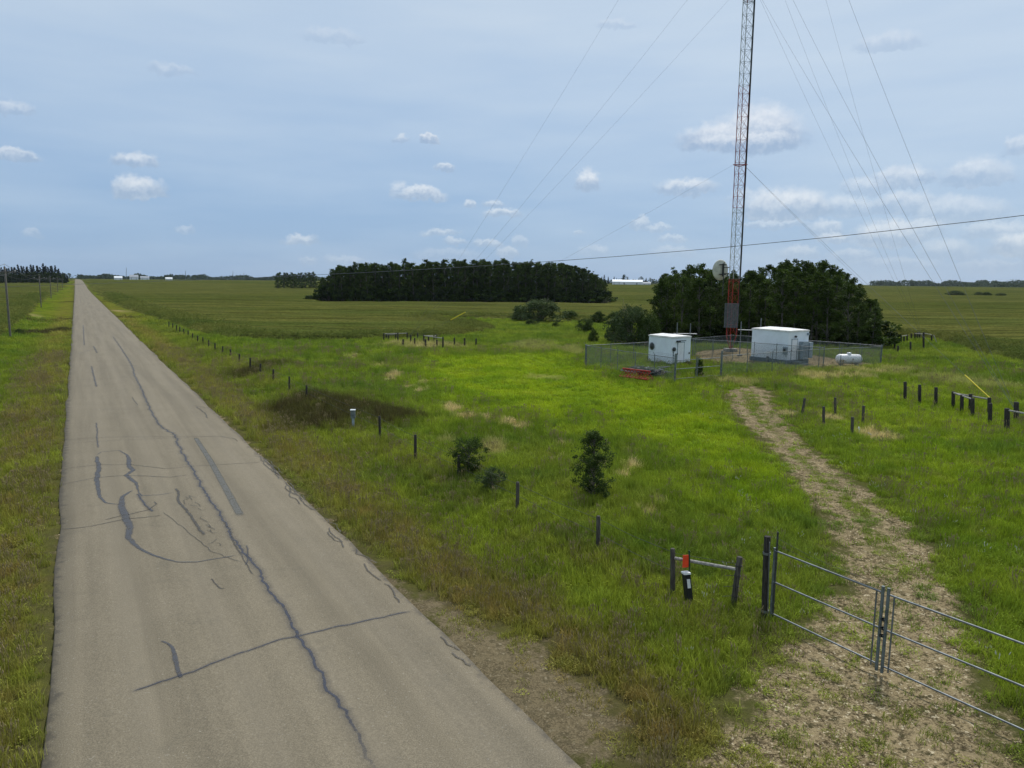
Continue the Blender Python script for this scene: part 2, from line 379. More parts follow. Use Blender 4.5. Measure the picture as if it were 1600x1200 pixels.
def ground_mat():
    m, T, p, out = newmat('meadow_ground')
    g = T.new('ShaderNodeNewGeometry'); P = g.outputs['Position']
    c = meadow(T, P, attr(T, 'm1').outputs['Color'], attr(T, 'm2').outputs['Color'])
    c = T.v('SCALE', c, T.ramp(T.noise(P, 9, 4, .7), .3, .7, .55, 1.15))
    gr = attr(T, 'grav').outputs['Fac']
    n1 = T.noise(P, .9, 5, .65); n2 = T.noise(P, 4.5, 4, .7); n3 = T.noise(P, 24, 3, .7)
    gr = T.m('ADD', T.m('ADD', gr, .30), T.m('MULTIPLY', T.m('SUBTRACT', n1, .5), 3.3))
    gr = T.m('ADD', gr, T.m('MULTIPLY', T.m('SUBTRACT', n2, .5), 1.5))
    gc = T.mix(T.ramp(n3, .35, .65), (.075, .055, .030), (.31, .245, .140))
    gc = T.mix(T.ramp(T.noise(P, 1.4, 4, .6), .42, .62), gc, T.mix(n3, (.17, .13, .07), (.36, .285, .165)))
    gc = T.mix(T.ramp(T.noise(P, 6.5, 3, .8), .50, .60), gc, T.v('SCALE', gc, .45))
    gc = T.mix(T.ramp(n2, .54, .64), gc, (.060, .052, .026))
    gc = T.mix(T.ramp(T.noise(P, 11, 2, .7), .60, .68), gc, (.46, .39, .26))
    s2 = T.new('ShaderNodeSeparateColor'); T.l.new(attr(T, 'm2').outputs['Color'], s2.inputs[0])
    strip = T.m('MULTIPLY', s2.outputs[1], T.ramp(T.m('ADD', T.m('MULTIPLY', n2, .5), T.m('MULTIPLY', n1, .5)), .42, .55))
    gc = T.mix(T.m('MULTIPLY', strip, .85), gc, (.075, .085, .020))
    gc = T.mix(T.m('MULTIPLY', s2.outputs[2], .7), gc, T.mix(n3, (.055, .045, .024), (.17, .138, .085)))
    c = T.mix(T.m('MULTIPLY', T.ramp(gr, -1.6, .1), .8), c, T.mix(n3, (.045, .042, .018), (.085, .075, .035)))
    c = T.mix(T.ramp(gr, .0, .55), c, gc)
    T.l.new(c, p.inputs['Base Color']); p.inputs['Roughness'].default_value = .95; p.inputs['Specular IOR Level'].default_value = 0.
    b = T.new('ShaderNodeBump'); b.inputs['Strength'].default_value = .7; b.inputs['Distance'].default_value = .05
    T.l.new(T.m('ADD', n2, n3), b.inputs['Height']); T.l.new(b.outputs[0], p.inputs['Normal'])
    return m
def tuft_mat():
    m, T, p, out = newmat('grass_blades')
    oi = T.new('ShaderNodeObjectInfo')
    loc = attr(T, 'wpos', True).outputs['Vector']
    c = meadow(T, loc, attr(T, 'm1', True).outputs['Color'], attr(T, 'm2', True).outputs['Color'])
    sh = attr(T, 'shade').outputs['Fac']; rnd = attr(T, 'rnd', True).outputs['Fac']
    k = T.m('MULTIPLY', T.m('ADD', 1.55, T.m('MULTIPLY', rnd, .8)), T.m('ADD', .65, T.m('MULTIPLY', sh, .85)))
    c = T.v('SCALE', c, k)
    T.l.new(c, p.inputs['Base Color']); p.inputs['Roughness'].default_value = .6; p.inputs['Specular IOR Level'].default_value = .1
    tr = T.new('ShaderNodeBsdfTranslucent'); T.l.new(c, tr.inputs[0]); mx = T.new('ShaderNodeMixShader'); mx.inputs[0].default_value = .3
    T.l.new(p.outputs[0], mx.inputs[1]); T.l.new(tr.outputs[0], mx.inputs[2]); T.l.new(mx.outputs[0], out.inputs[0])
    return m
def cropcol(T, P):
    sw = T.noise(T.mapping(P, (.012, .09, 1), rot=(0, 0, .10)), 1, 5, .6)
    sw2 = T.noise(T.mapping(P, (.05, .45, 1), rot=(0, 0, .10)), 1, 4, .65)
    big = T.noise(P, .006, 3, .5)
    c = T.mix(T.ramp(sw, .38, .64), (.078, .098, .022), (.118, .122, .030))
    c = T.mix(T.m('MULTIPLY', T.ramp(sw2, .52, .70), .6), c, (.055, .076, .018))
    c = T.mix(T.m('MULTIPLY', T.ramp(big, .42, .62), .5), c, (.135, .135, .038))
    # sprayer tramlines every 24 m
    sx = T.new('ShaderNodeSeparateXYZ'); T.l.new(T.mapping(P, (1, 1, 1), rot=(0, 0, .10)), sx.inputs[0])
    fr = T.m('ABSOLUTE', T.m('SUBTRACT', T.m('FRACT', T.m('DIVIDE', sx.outputs[1], 27.)), .5))
    ln = T.m('MULTIPLY', T.ramp(fr, .03, .0), .45)
    return T.mix(ln, c, (.028, .040, .010))
def crop_mat(inst=False):
    m, T, p, out = newmat('crop_leaves' if inst else 'crop_field')
    P = attr(T, 'wpos', True).outputs['Vector'] if inst else T.new('ShaderNodeNewGeometry').outputs['Position']
    c = cropcol(T, P)
    if inst: c = T.v('SCALE', c, T.m('ADD', 1.5, T.m('MULTIPLY', attr(T, 'rnd', True).outputs['Fac'], .7)))
    else:
        n = T.noise(P, 2.2, 5, .7); c = T.v('SCALE', c, T.ramp(n, .3, .7, .5, 1.35)); c = T.v('SCALE', c, T.ramp(T.noise(T.mapping(P, (.03, .55, 1), rot=(0, 0, .10)), 1, 5, .75), .40, .60, .55, 1.22))
        b = T.new('ShaderNodeBump'); b.inputs['Strength'].default_value = .8; b.inputs['Distance'].default_value = .2
        T.l.new(n, b.inputs['Height']); T.l.new(b.outputs[0], p.inputs['Normal'])
    if not inst: c = T.v('SCALE', c, .80)
    T.l.new(c, p.inputs['Base Color']); p.inputs['Roughness'].default_value = .9; p.inputs['Specular IOR Level'].default_value = 0.
    return m
def road_mat():
    m, T, p, out = newmat('chip_seal_asphalt')
    P = T.new('ShaderNodeNewGeometry').outputs['Position']
    R = T.mapping(P, (1, 1, 1), rot=(0, 0, AZR*1.0))       # x across, y along
    sx = T.new('ShaderNodeSeparateXYZ'); T.l.new(R, sx.inputs[0]); u = sx.outputs[0]
    c = T.mix(T.noise(P, .5, 5, .6), (.150, .126, .084), (.194, .163, .112))
    gr = T.noise(P, 38, 3, .8)
    c = T.mix(T.ramp(gr, .35, .68), T.v('SCALE', c, .72), T.v('SCALE', c, 1.30))
    st = T.noise(T.mapping(R, (1.6, .05, 1)), 1, 4, .6)
    c = T.v('SCALE', c, T.ramp(st, .3, .7, .86, 1.10))
    c = T.mix(T.m('MULTIPLY', T.ramp(T.noise(P, .9, 5, .75), .56, .70), .35), c, (.105, .092, .066))
    c = T.mix(T.m('MULTIPLY', T.ramp(T.noise(P, 7, 3, .8), .66, .72), .55), c, (.075, .065, .048))
    c = T.mix(T.m('MULTIPLY', T.ramp(T.noise(P, 14, 2, .9), .64, .70), .5), c, (.32, .29, .23))
    # rubbed wheel paths
    wp = None
    for uc in (.55, 2.35, 3.9, 5.6):
        w = T.ramp(T.m('ABSOLUTE', T.m('SUBTRACT', u, uc)), .55, .0); wp = w if wp is None else T.m('MAXIMUM', wp, w)
    c = T.mix(T.m('MULTIPLY', wp, .22), c, (.218, .186, .134))
    # dark broken edges
    ed = T.m('MINIMUM', T.m('SUBTRACT', u, UL), T.m('SUBTRACT', UR, u))
    ed = T.m('ADD', ed, T.m('MULTIPLY', T.m('SUBTRACT', T.noise(P, 2.5, 5, .7), .5), .9))
    c = T.mix(T.m('MULTIPLY', T.ramp(ed, .22, -.02), .7), c, (.070, .062, .050))
    # hairline cracks
    vo = T.new('ShaderNodeTexVoronoi', feature='DISTANCE_TO_EDGE'); T.l.new(T.v('ADD', T.mapping(R, (.10, .16, 1)), T.v('SCALE', T.new('ShaderNodeTexNoise').outputs[1], .0)), vo.inputs['Vector'])
    T.l.new(c, p.inputs['Base Color']); p.inputs['Roughness'].default_value = .85; p.inputs['Specular IOR Level'].default_value = .25
    b = T.new('ShaderNodeBump'); b.inputs['Strength'].default_value = .5; b.inputs['Distance'].default_value = .01
    T.l.new(gr, b.inputs['Height']); T.l.new(b.outputs[0], p.inputs['Normal'])
    return m
def seal_mat(name, c, core, halo, rag):
    m, T, p, out = newmat(name)
    uvn = T.new('ShaderNodeUVMap'); s = T.new('ShaderNodeSeparateXYZ'); T.l.new(uvn.outputs[0], s.inputs[0])
    P = T.new('ShaderNodeNewGeometry').outputs['Position']
    wobl = T.m('MULTIPLY', T.m('SUBTRACT', T.noise(P, 3.5, 4, .7), .5), rag)
    d = T.m('ABSOLUTE', T.m('ADD', T.m('SUBTRACT', s.outputs[1], .5), wobl))          # 0 centre .. .5 edge
    a1 = T.m('MULTIPLY', T.ramp(d, core, core*.45), T.ramp(T.noise(P, 9, 4, .7), .30, .50, .35, .95))
    a2 = T.m('MULTIPLY', T.ramp(d, .42, .05), halo)
    a = T.m('MULTIPLY', T.m('MULTIPLY', T.m('MAXIMUM', a1, a2), .86), T.ramp(T.m('MINIMUM', s.outputs[0], T.m('SUBTRACT', 1., s.outputs[0])), 0., .04))
    T.l.new(T.mix(T.noise(P, 14, 3), c, tuple(x*1.6 for x in c)), p.inputs['Base Color']); p.inputs['Roughness'].default_value = .55
    T.l.new(a, p.inputs['Alpha'])
    return m
M['ground'] = ground_mat(); M['blade'] = tuft_mat(); M['crop'] = crop_mat(); M['cropleaf'] = crop_mat(True); M['road'] = road_mat()
M['seal'] = seal_mat('tar_seal', (.030, .034, .048), .10, .26, .30)
M['sealwide'] = seal_mat('wide_tar_seal', (.050, .051, .056), .33, .35, .24)
M['crack'] = seal_mat('thin_crack', (.050, .044, .036), .20, .10, .30)
M['patch'] = seal_mat('worn_patch', (.085, .082, .070), .46, .45, .04)

# ------------------------------------------------------------------ ground sheet
NG = 380
i_ = np.arange(-NG, NG+1); b_ = .0205; a_ = 9500/np.sinh(b_*NG)
gx = a_*np.sinh(b_*i_)+8; gy = a_*np.sinh(b_*i_)+30
X, Y = np.meshgrid(gx, gy); n = len(gx)
mk = masks(X.ravel(), Y.ravel()); Z = groundz(X.ravel(), Y.ravel())
inroad = (mk['u'] > UL+.1) & (mk['u'] < UR-.1)
Z = Z - .12*inroad
idx = np.arange(n*n).reshape(n, n)
Q = np.stack([idx[:-1, :-1], idx[:-1, 1:], idx[1:, 1:], idx[1:, :-1]], -1).reshape(-1, 4)
me = npmesh('ground', np.stack([X.ravel(), Y.ravel(), Z], -1), Q, True)
def m1m2(mk):
    o = np.ones_like(mk['mow'])
    strip = ss(mk['track'], .55, 1.15)*ss(mk['r'], 21, 26)*(1-ss(mk['track'], 2.6, 3.4))
    return np.stack([mk['mow'], mk['brown'], mk['verge'], o], -1), np.stack([mk['dry'], strip, mk['sho'], o], -1)
A1, A2 = m1m2(mk); addcol(me, 'm1', A1); addcol(me, 'm2', A2); addf(me, 'grav', np.clip(mk['grav'], -4, 4))
tag(link('ground', me, M['ground']), kind='structure')
# crop sheets (standing crop about 0.75 m high)
cr = np.clip(mk['crop'], -5, 5); zc = Z + np.where(cr > -.8, .78*ss(cr + (fbm(X.ravel(), Y.ravel(), 5, 5)-.5)*1.5, -.2, 1.0) - .12, -.4) + (fbm(X.ravel(), Y.ravel(), 3, 8)-.5)*.25
for nm, sel in (('crop_field', sdf(P_FR, X.ravel(), Y.ravel())), ('crop_field', sdf(P_FL, X.ravel(), Y.ravel()))):
    g = (sel > -2.5).reshape(n, n); fm = (g[:-1, :-1] | g[1:, :-1] | g[:-1, 1:] | g[1:, 1:]).ravel()
    q = Q[fm]; us, inv = np.unique(q, return_inverse=True)
    V = np.stack([X.ravel(), Y.ravel(), zc], -1)[us]
    tag(link(nm, npmesh(nm, V, inv.reshape(-1, 4), True), M['crop']), kind='structure')

# ------------------------------------------------------------------ road
vs_ = np.concatenate([np.arange(-40, 60, .4), np.arange(60, 300, 2.), np.geomspace(300, 6000, 90)])
us_ = np.concatenate([[0.], np.linspace(.004, .996, 16), [1.]])
VV = []
for v in vs_:
    le = UL + (fbm(np.array([v]), np.array([3.]), 4.5, 5)[0]-.5)*.30; ri = UR + (fbm(np.array([v]), np.array([9.]), 3.5, 6)[0]-.5)*.38
    for t in us_:
        u = le+(ri-le)*t; x, y = xy(u, v); cz = 5.0*float(ss(np.array(y), 380, 900))
        VV.append((x, y, cz+.02+.05*sin(pi*t)-(.06 if t in (0., 1.) else 0)))
k = len(us_); Fq = [(a*k+b, a*k+b+1, (a+1)*k+b+1, (a+1)*k+b) for a in range(len(vs_)-1) for b in range(k-1)]
road = tag(link('road', npmesh('road', VV, Fq, True), M['road']), kind='structure')
def roadpt(px, py):
    d = ray(px, py); t = (.06-CAMH)/d.z; return Vector((d.x*t, d.y*t, 0))
def ribbon(name, pl, w, mat, jag=.05, dz=.006):
    P = [roadpt(*q) for q in pl]; D = []
    for a, b in zip(P[:-1], P[1:]):
        m_ = max(1, int((b-a).length/.16))
        for j in range(m_): D.append(a.lerp(b, j/m_))
    D.append(P[-1]); L = len(D)
    ws = w if isinstance(w, (list, tuple)) else [w, w]
    V = []; Fs = []; UVs = []
    sd0 = random.random()*99; off = [((vnoise(np.array([j*.35+sd0]), np.array([.5]), 3)[0]-.5)*3.2+(vnoise(np.array([j*1.1+sd0]), np.array([7.5]), 5)[0]-.5)*2.2)*jag for j in range(len(D))]
    for j, p in enumerate(D):
        t = (D[min(j+1, L-1)]-D[max(j-1, 0)]).normalized(); nn = Vector((-t.y, t.x, 0))
        f = j/(L-1); q = f*(len(ws)-1); i0 = min(int(q), len(ws)-2); ww = ws[i0]+(ws[i0+1]-ws[i0])*(q-i0)
        p = p+nn*off[j]
        for sgn in (-.5, .5):
            r = p+nn*ww*sgn; u_, _ = uv(r.x, r.y); t_ = (u_-UL)/(UR-UL)
            V.append((r.x, r.y, .02+.05*sin(pi*min(max(t_, 0), 1))+dz))
    for j in range(L-1): Fs.append((2*j, 2*j+2, 2*j+3, 2*j+1)); UVs += [(j/(L-1), 0), ((j+1)/(L-1), 0), ((j+1)/(L-1), 1), (j/(L-1), 1)]
    me = bpy.data.meshes.new(name); me.from_pydata(V, [], Fs); l = me.uv_layers.new(name='UVMap')
    for a, b in zip(l.data, UVs): a.uv = b
    return link(name, me, mat, road)
S, SW, CK = M['seal'], M['sealwide'], M['crack']
ribbon('crack_seal', [(176,525),(190,545),(205,569),(212,590),(222,610),(235,640),(250,665),(273,680),(283.7,708),(300.7,734),(323.8,775),(348.5,812),(379,862),(400,888),(418,914),(446,954),(462,985),(469,995),(483,1016),(499,1047),(520,1085),(548,1135),(590,1210),(640,1300)], [.3,.4,.42,.45,.42], S, .05)
ribbon('crack_seal', [(200,1082),(262,1062),(302,1050),(348,1032),(400,1013),(431,1002),(466,995),(517,981),(585,967),(634,955),(647,953)], .24, S, .025, .009)
ribbon('crack_seal', [(250,1001),(262,1005),(270,1012),(274,1030),(279,1047),(284,1060)], [.08,.2,.15], SW, .01, .009)
ribbon('crack_seal', [(209,765),(191,776),(189.7,791),(197,809),(203,825),(200,840),(216,856),(240,868),(277,879),(308,879),(336,874),(379,867)], [.16,.4,.5,.4,.2,.12,.09], SW, .015, .009)
ribbon('crack_seal', [(187,789),(166,785),(156,776),(151,754),(154,732),(151,712)], [.1,.24,.36,.36,.25], SW, .02, .009)
ribbon('crack_seal', [(150,712),(158,706),(185,704),(200,711),(202,729),(208,735),(197,743),(213,754),(216,769),(222,775),(247,774),(276,769)], [.08,.10,.36,.36,.3,.10,.08], SW, .02, .009)
for l, w in (([(98,731),(154,726),(203,726),(260,733),(300,729),(400,722),(414,719)], .12), ([(98,755),(148,746),(197,743),(268,746),(296,742)], .14), ([(93,826),(136,822),(197,811),(253,806)], .14),
             ([(163,812),(197,805),(231,797),(244,788),(241,784)], .16), ([(98,686),(172,683),(275,683),(345,681),(367,685),(371,690)], .12), ([(101,692),(160,689),(300,684)], .08),
             ([(276,763),(280,785),(296,803),(308,820),(318,838)], .3), ([(104,594),(160,592),(207,590)], .14), ([(104,605),(190,600)], .14), ([(106,500),(125,502),(175,500)], .2),
             ([(103,553),(150,553),(205,552)], .10), ([(101,640),(190,640),(270,640)], .07), ([(207,621),(215,634)], .15), ([(300,633),(322,636)], .14), ([(307,635),(320,645),(324,653)], .2),
             ([(190,571),(208,572),(215,571)], .25), ([(108,487),(160,490)], .25), ([(352,814),(372,860),(395,900)], .1), ([(330,905),(345,921),(351,921)], .12), ([(255,800),(330,862),(380,880)], .07)):
    ribbon('crack', l, w*.95, CK, .03, .012)
for l, w in (([(130,508),(131.7,540)], .35), ([(146,541),(152,552)], .4), ([(143,572),(147,590),(151,605)], .35), ([(151,660),(153,700)], .2), ([(385,852),(388,872),(384,884)], .12), ([(268,560),(240,530)], .1),
             ([(214,772),(228,790),(240,800)], .35), ([(150,545),(122,552)], .2)):
    ribbon('crack_seal', l, w, S, .02, .015)
ribbon('surface_patch', [(305,683),(330,722),(352,762),(377,808)], [.28,.34,.36], M['patch'], 0, .004)
# crazed surface beside the centre crack
for j in range(46):
    px, py = random.uniform(286, 342), 0; py = 785+(px-300)*1.35+random.uniform(-22, 22)
    l = [(px, py)]
    for q in range(random.randint(2, 4)): l.append((l[-1][0]+random.uniform(-5, 7), l[-1][1]+random.uniform(-1, 4)))
    if j % 3 == 0: ribbon('crack', l, .07, CK, .02, .018)
for j in range(34):                                              # broken right edge
    v = random.uniform(13, 34); u = UR-abs(random.gauss(.1, .22)); x, y = xy(u, v)
    q = RM.transposed() @ (Vector((x, y, .06))-Vector((0, 0, CAMH))); p0 = (800+F*q.x/-q.z, 600-F*q.y/-q.z)
    l = [p0]
    for s_ in range(4): l.append((l[-1][0]+random.uniform(2, 12), l[-1][1]+random.uniform(2, 10)))
    if j % 2 == 0: ribbon('crack', l, .13, CK, .04, .02)

# ------------------------------------------------------------------ grass and crop tufts (stuff)
def tuft(name, nb, h, rad, w, lean, mat, seedhead=0):
    V = []; Fs = []; sh = []
    for _ in range(nb):
        a = random.uniform(0, 2*pi); r = rad*sqrt(random.random()); bx, by = r*cos(a), r*sin(a)
        d = random.uniform(0, 2*pi); hh = h*random.uniform(.55, 1.1); ln = lean*random.uniform(.3, 1.3)*hh; ww = w*random.uniform(.7, 1.3)
        f = random.uniform(0, 2*pi); fx, fy = cos(f)*ww/2, sin(f)*ww/2; b = len(V); sv = random.random()
        lx, ly = cos(d)*ln, sin(d)*ln
        V += [(bx-fx, by-fy, -.05), (bx+fx, by+fy, -.05), (bx+lx*.35-fx*.8, by+ly*.35-fy*.8, hh*.6), (bx+lx*.35+fx*.8, by+ly*.35+fy*.8, hh*.6), (bx+lx, by+ly, hh)]
        Fs += [(b, b+1, b+3, b+2), (b+2, b+3, b+4)]; sh += [sv]*5
    me = bpy.data.meshes.new(name); me.from_pydata(V, [], Fs); me.materials.append(mat); addf(me, 'shade', sh)
    return bpy.data.objects.new(name, me)
def leafy(name, nl, h, rad, s, mat):
    V = []; Fs = []; sh = []
    for _ in range(nl):
        a = random.uniform(0, 2*pi); r = rad*sqrt(random.random()); z = h*random.random()**.7
        c = Vector((r*cos(a)*(1-.4*z/h), r*sin(a)*(1-.4*z/h), z)); t = Vector((random.gauss(0, 1), random.gauss(0, 1), random.gauss(.2, .6))).normalized()
        b_ = t.cross(Vector((random.gauss(0, 1), random.gauss(0, 1), random.gauss(0, 1)))).normalized(); q = s*random.uniform(.6, 1.3); b = len(V)
        V += [c-t*q, c+b_*q*.45, c+t*q, c-b_*q*.45]; Fs.append((b, b+1, b+2, b+3)); sh += [random.random()]*4
    me = bpy.data.meshes.new(name); me.from_pydata([tuple(v) for v in V], [], Fs); me.materials.append(mat); addf(me, 'shade', sh)
    return bpy.data.objects.new(name, me)
def scatter(name, x, y, zoff, scale, zs, variants, mk, label, cat):
    z = groundz(x, y)+zoff
    me = bpy.data.meshes.new(name); me.vertices.add(len(x)); me.vertices.foreach_set('co', np.stack([x, y, z], -1).astype(np.float32).ravel())
    A1, A2 = m1m2(mk); addcol(me, 'm1', A1); addcol(me, 'm2', A2)
    nn = len(x); addf(me, 'rnd', rng.random(nn))
    for an, dat in (('wpos', np.stack([x, y, z], -1)), ('sc', np.stack([scale, scale, scale*zs], -1)), ('rt', np.stack([rng.normal(0, .1, nn), rng.normal(0, .1, nn), rng.random(nn)*6.28], -1))):
        a = me.attributes.new(an, 'FLOAT_VECTOR', 'POINT'); a.data.foreach_set('vector', dat.astype(np.float32).ravel())
    o = tag(link(name, me), label, cat, kind='stuff')
    ng = bpy.data.node_groups.new(name+'_scatter', 'GeometryNodeTree')
    ng.interface.new_socket('Geometry', in_out='INPUT', socket_type='NodeSocketGeometry'); ng.interface.new_socket('Geometry', in_out='OUTPUT', socket_type='NodeSocketGeometry')
    N = ng.nodes; L = ng.links; gi = N.new('NodeGroupInput'); go = N.new('NodeGroupOutput'); ip = N.new('GeometryNodeInstanceOnPoints')
    jn = N.new('GeometryNodeJoinGeometry')
    for vo in variants:
        oi = N.new('GeometryNodeObjectInfo'); oi.inputs['Object'].default_value = vo; oi.inputs['As Instance'].default_value = True
        L.new(oi.outputs['Geometry'], jn.inputs[0])
    def na(nm, ty='FLOAT_VECTOR'):
        q = N.new('GeometryNodeInputNamedAttribute'); q.data_type = ty; q.inputs[0].default_value = nm; return q.outputs[0]
    L.new(gi.outputs[0], ip.inputs['Points']); L.new(jn.outputs[0], ip.inputs['Instance']); ip.inputs['Pick Instance'].default_value = True
    L.new(na('sc'), ip.inputs['Scale'])
    er = N.new('FunctionNodeEulerToRotation'); L.new(na('rt'), er.inputs[0]); L.new(er.outputs[0], ip.inputs['Rotation'])
    L.new(ip.outputs[0], go.inputs[0])
    md = o.modifiers.new('scatter', 'NODES'); md.node_group = ng
    return o
def cand(n_, rmin, rmax, power, azl=-47, azr=47):
    """random ground points in a wide fan in front of the viewpoint, density ~ r^-power"""
    a = np.radians(rng.uniform(azl, azr, n_)); t = rng.random(n_); e = 2-power
    r = (rmin**e+t*(rmax**e-rmin**e))**(1/e) if abs(e) > 1e-6 else rmin*(rmax/rmin)**t
    return r*np.sin(a), r*np.cos(a)
gA = [tuft('grass_tuft', 36, .38, .26, .014, .4, M['blade']), tuft('grass_tuft', 30, .32, .22, .015, .5, M['blade']), tuft('grass_tuft', 34, .34, .24, .014, .35, M['blade']), tuft('grass_tuft', 26, .42, .20, .016, .55, M['blade']), tuft('grass_tuft', 40, .26, .28, .014, .45, M['blade']), leafy('weed_tuft', 60, .22, .22, .028, M['blade'])]
x, y = cand(160000, 8, 190, 1.4)
mk = masks(x, y)
keep = ((mk['u'] < UL-.12) | (mk['u'] > UR+.15)) & (mk['crop'] < .2)
gn = mk['grav'] + (fbm(x, y, 1.2, 33)-.5)*2.2
st = m1m2(mk)[1][:, 1]
keep &= (gn < -.35) | ((st > .5) & (rng.random(len(x)) < .38) & (mk['grav'] < 6)) | ((rng.random(len(x)) < .10+.16*ss(fbm(x, y, 1.6, 77), .5, .62)) & (mk['r'] < 60))
keep &= rng.random(len(x)) < 1-ss(mk['r'], 110, 190)
keep &= ~((mk['litter'] > .6) & (rng.random(len(x)) < .9))
keep &= ~((mk['dry'] > .5) & (rng.random(len(x)) < .6))
near_edge = np.minimum(np.abs(mk['u']-UL), np.abs(mk['u']-UR)); keep &= rng.random(len(x)) < .25+.75*ss(near_edge, .2, 1.5)
x, y = x[keep], y[keep]; mk = {k_: v_[keep] for k_, v_ in mk.items()}
sc = (.62+.0095*mk['r'])*rng.uniform(.7, 1.3, len(x)); zs = (1-.35*mk['mow']+.35*mk['brown'])*np.clip(1.15-.004*mk['r'], .55, 1)*np.clip(.35+.65*ss(-mk['grav'], -.2, 1.2), .35, 1)*(.45+1.15*fbm(x, y, 2.6, 41))
scatter('meadow_grass', x, y, 0, sc, zs, gA, mk, 'long green meadow grass covering the lot and the road verges', 'grass')
def seedtuft(name, nb, h, rad, col_mat):
    o = tuft(name, nb, h, rad, .010, .3, M['blade']); me = o.data
    mb = MB()
    for _ in range(nb//2):
        a = random.uniform(0, 6.28); r_ = rad*random.random(); p = Vector((r_*cos(a), r_*sin(a), 0)); q = p+Vector((random.gauss(0, .07), random.gauss(0, .07), h*random.uniform(1.0, 1.35)))
        
        if h > .38: mb.tube([p, q], .003, 3, cap=False)
        mb.tube([q, q+(q-p).normalized()*.05, q+(q-p).normalized()*.11], [.006, .013, .003], 4)
    m2 = mb.mesh(name+'_heads'); m2.materials.append(col_mat); return bpy.data.objects.new(name, m2)
M['seed'] = simple('seed_heads', (.30, .235, .11), .9, 0, .4, 1); M['flower'] = simple('pale_flowers', (.55, .55, .42), .8, 0, .2, 1)
x, y = cand(60000, 8, 90, 1.2); mk = masks(x, y)
keep = ((mk['u'] < UL-.3) | (mk['u'] > UR+.5)) & (mk['crop'] < 0) & (mk['grav'] < -.3) & (rng.random(len(x)) < .05+.26*mk['verge']+.14*ss(fbm(x, y, 5, 61), .55, .68)) & (mk['mow'] < .7)
x, y = x[keep], y[keep]; mk = {k_: v_[keep] for k_, v_ in mk.items()}
scatter('seed_grass', x, y, 0, (.7+.008*mk['r'])*rng.uniform(.7, 1.25, len(x)), np.full(len(x), .8), [seedtuft('seed_tuft', 22, .42, .2, M['seed']), seedtuft('seed_tuft', 14, .5, .25, M['seed'])], mk, 'tan and reddish grass seed heads standing over the verges', 'grass')
x, y = cand(900, 14, 70, 1.0); mk = masks(x, y)
keep = ((mk['u'] < UL-.5) | (mk['u'] > UR+.8)) & (mk['crop'] < 0) & (mk['track'] > -3.5) & (mk['track'] < -.2)
x, y = x[keep], y[keep]; mk = {k_: v_[keep] for k_, v_ in mk.items()}
scatter('wild_flowers', x, y, 0, rng.uniform(.5, .9, len(x)), np.full(len(x), .8), [seedtuft('flower_tuft', 10, .36, .22, M['flower'])], mk, 'small pale wild flowers scattered along the gravel track', 'flowers')
cA = [leafy('crop_tuft', 70, .6, .35, .055, M['cropleaf']), leafy('crop_tuft', 60, .5, .42, .05, M['cropleaf'])]
x, y = cand(300000, 60, 420, 1.2)
crp = np.maximum(sdf(P_FR, x, y), sdf(P_FL, x, y)); kp = (crp > .15) & (rng.random(len(x)) < 1-ss(crp, .5, 9)); x, y = x[kp], y[kp]; crp = crp[kp]
mk = masks(x, y)
scatter('standing_crop', x, y, np.clip(crp*.45-.1, 0, .55), (.8+.002*mk['r'])*rng.uniform(.7, 1.2, len(x)), np.ones(len(x))*.9, cA, mk, 'dark green leafy crop standing in the fields around the lot', 'crop')

# ------------------------------------------------------------------ trees and bushes
def leafmesh(name, clumps, leaf, asp=.6, flat=.0):
    V = []; Fs = []; sh = []
    for c, r, k_, s in clumps:
        c = np.array(c); d = rng.normal(0, 1, (k_, 3)); d /= np.linalg.norm(d, axis=1)[:, None]; rr = r*rng.random((k_, 1))**.45
        p = c+d*rr*np.array([1, 1, .8])
        t = rng.normal(0, 1, (k_, 3)); t[:, 2] *= .5; t /= np.linalg.norm(t, axis=1)[:, None]
        w_ = np.cross(t, rng.normal(0, 1, (k_, 3))); w_ /= np.linalg.norm(w_, axis=1)[:, None]
        q = leaf*rng.uniform(.6, 1.35, (k_, 1))
        b = len(V)*4 if False else sum(len(a) for a in V)
        V.append(np.stack([p-t*q, p+w_*q*asp, p+t*q, p-w_*q*asp], 1).reshape(-1, 3))
        Fs.append(np.arange(k_*4).reshape(-1, 4)+b); sh.append(np.clip(np.repeat(s+rng.uniform(-.18, .18, k_), 4), 0, 1))
    me = npmesh(name, np.concatenate(V), np.concatenate(Fs)); addf(me, 'shade', np.concatenate(sh)); return me
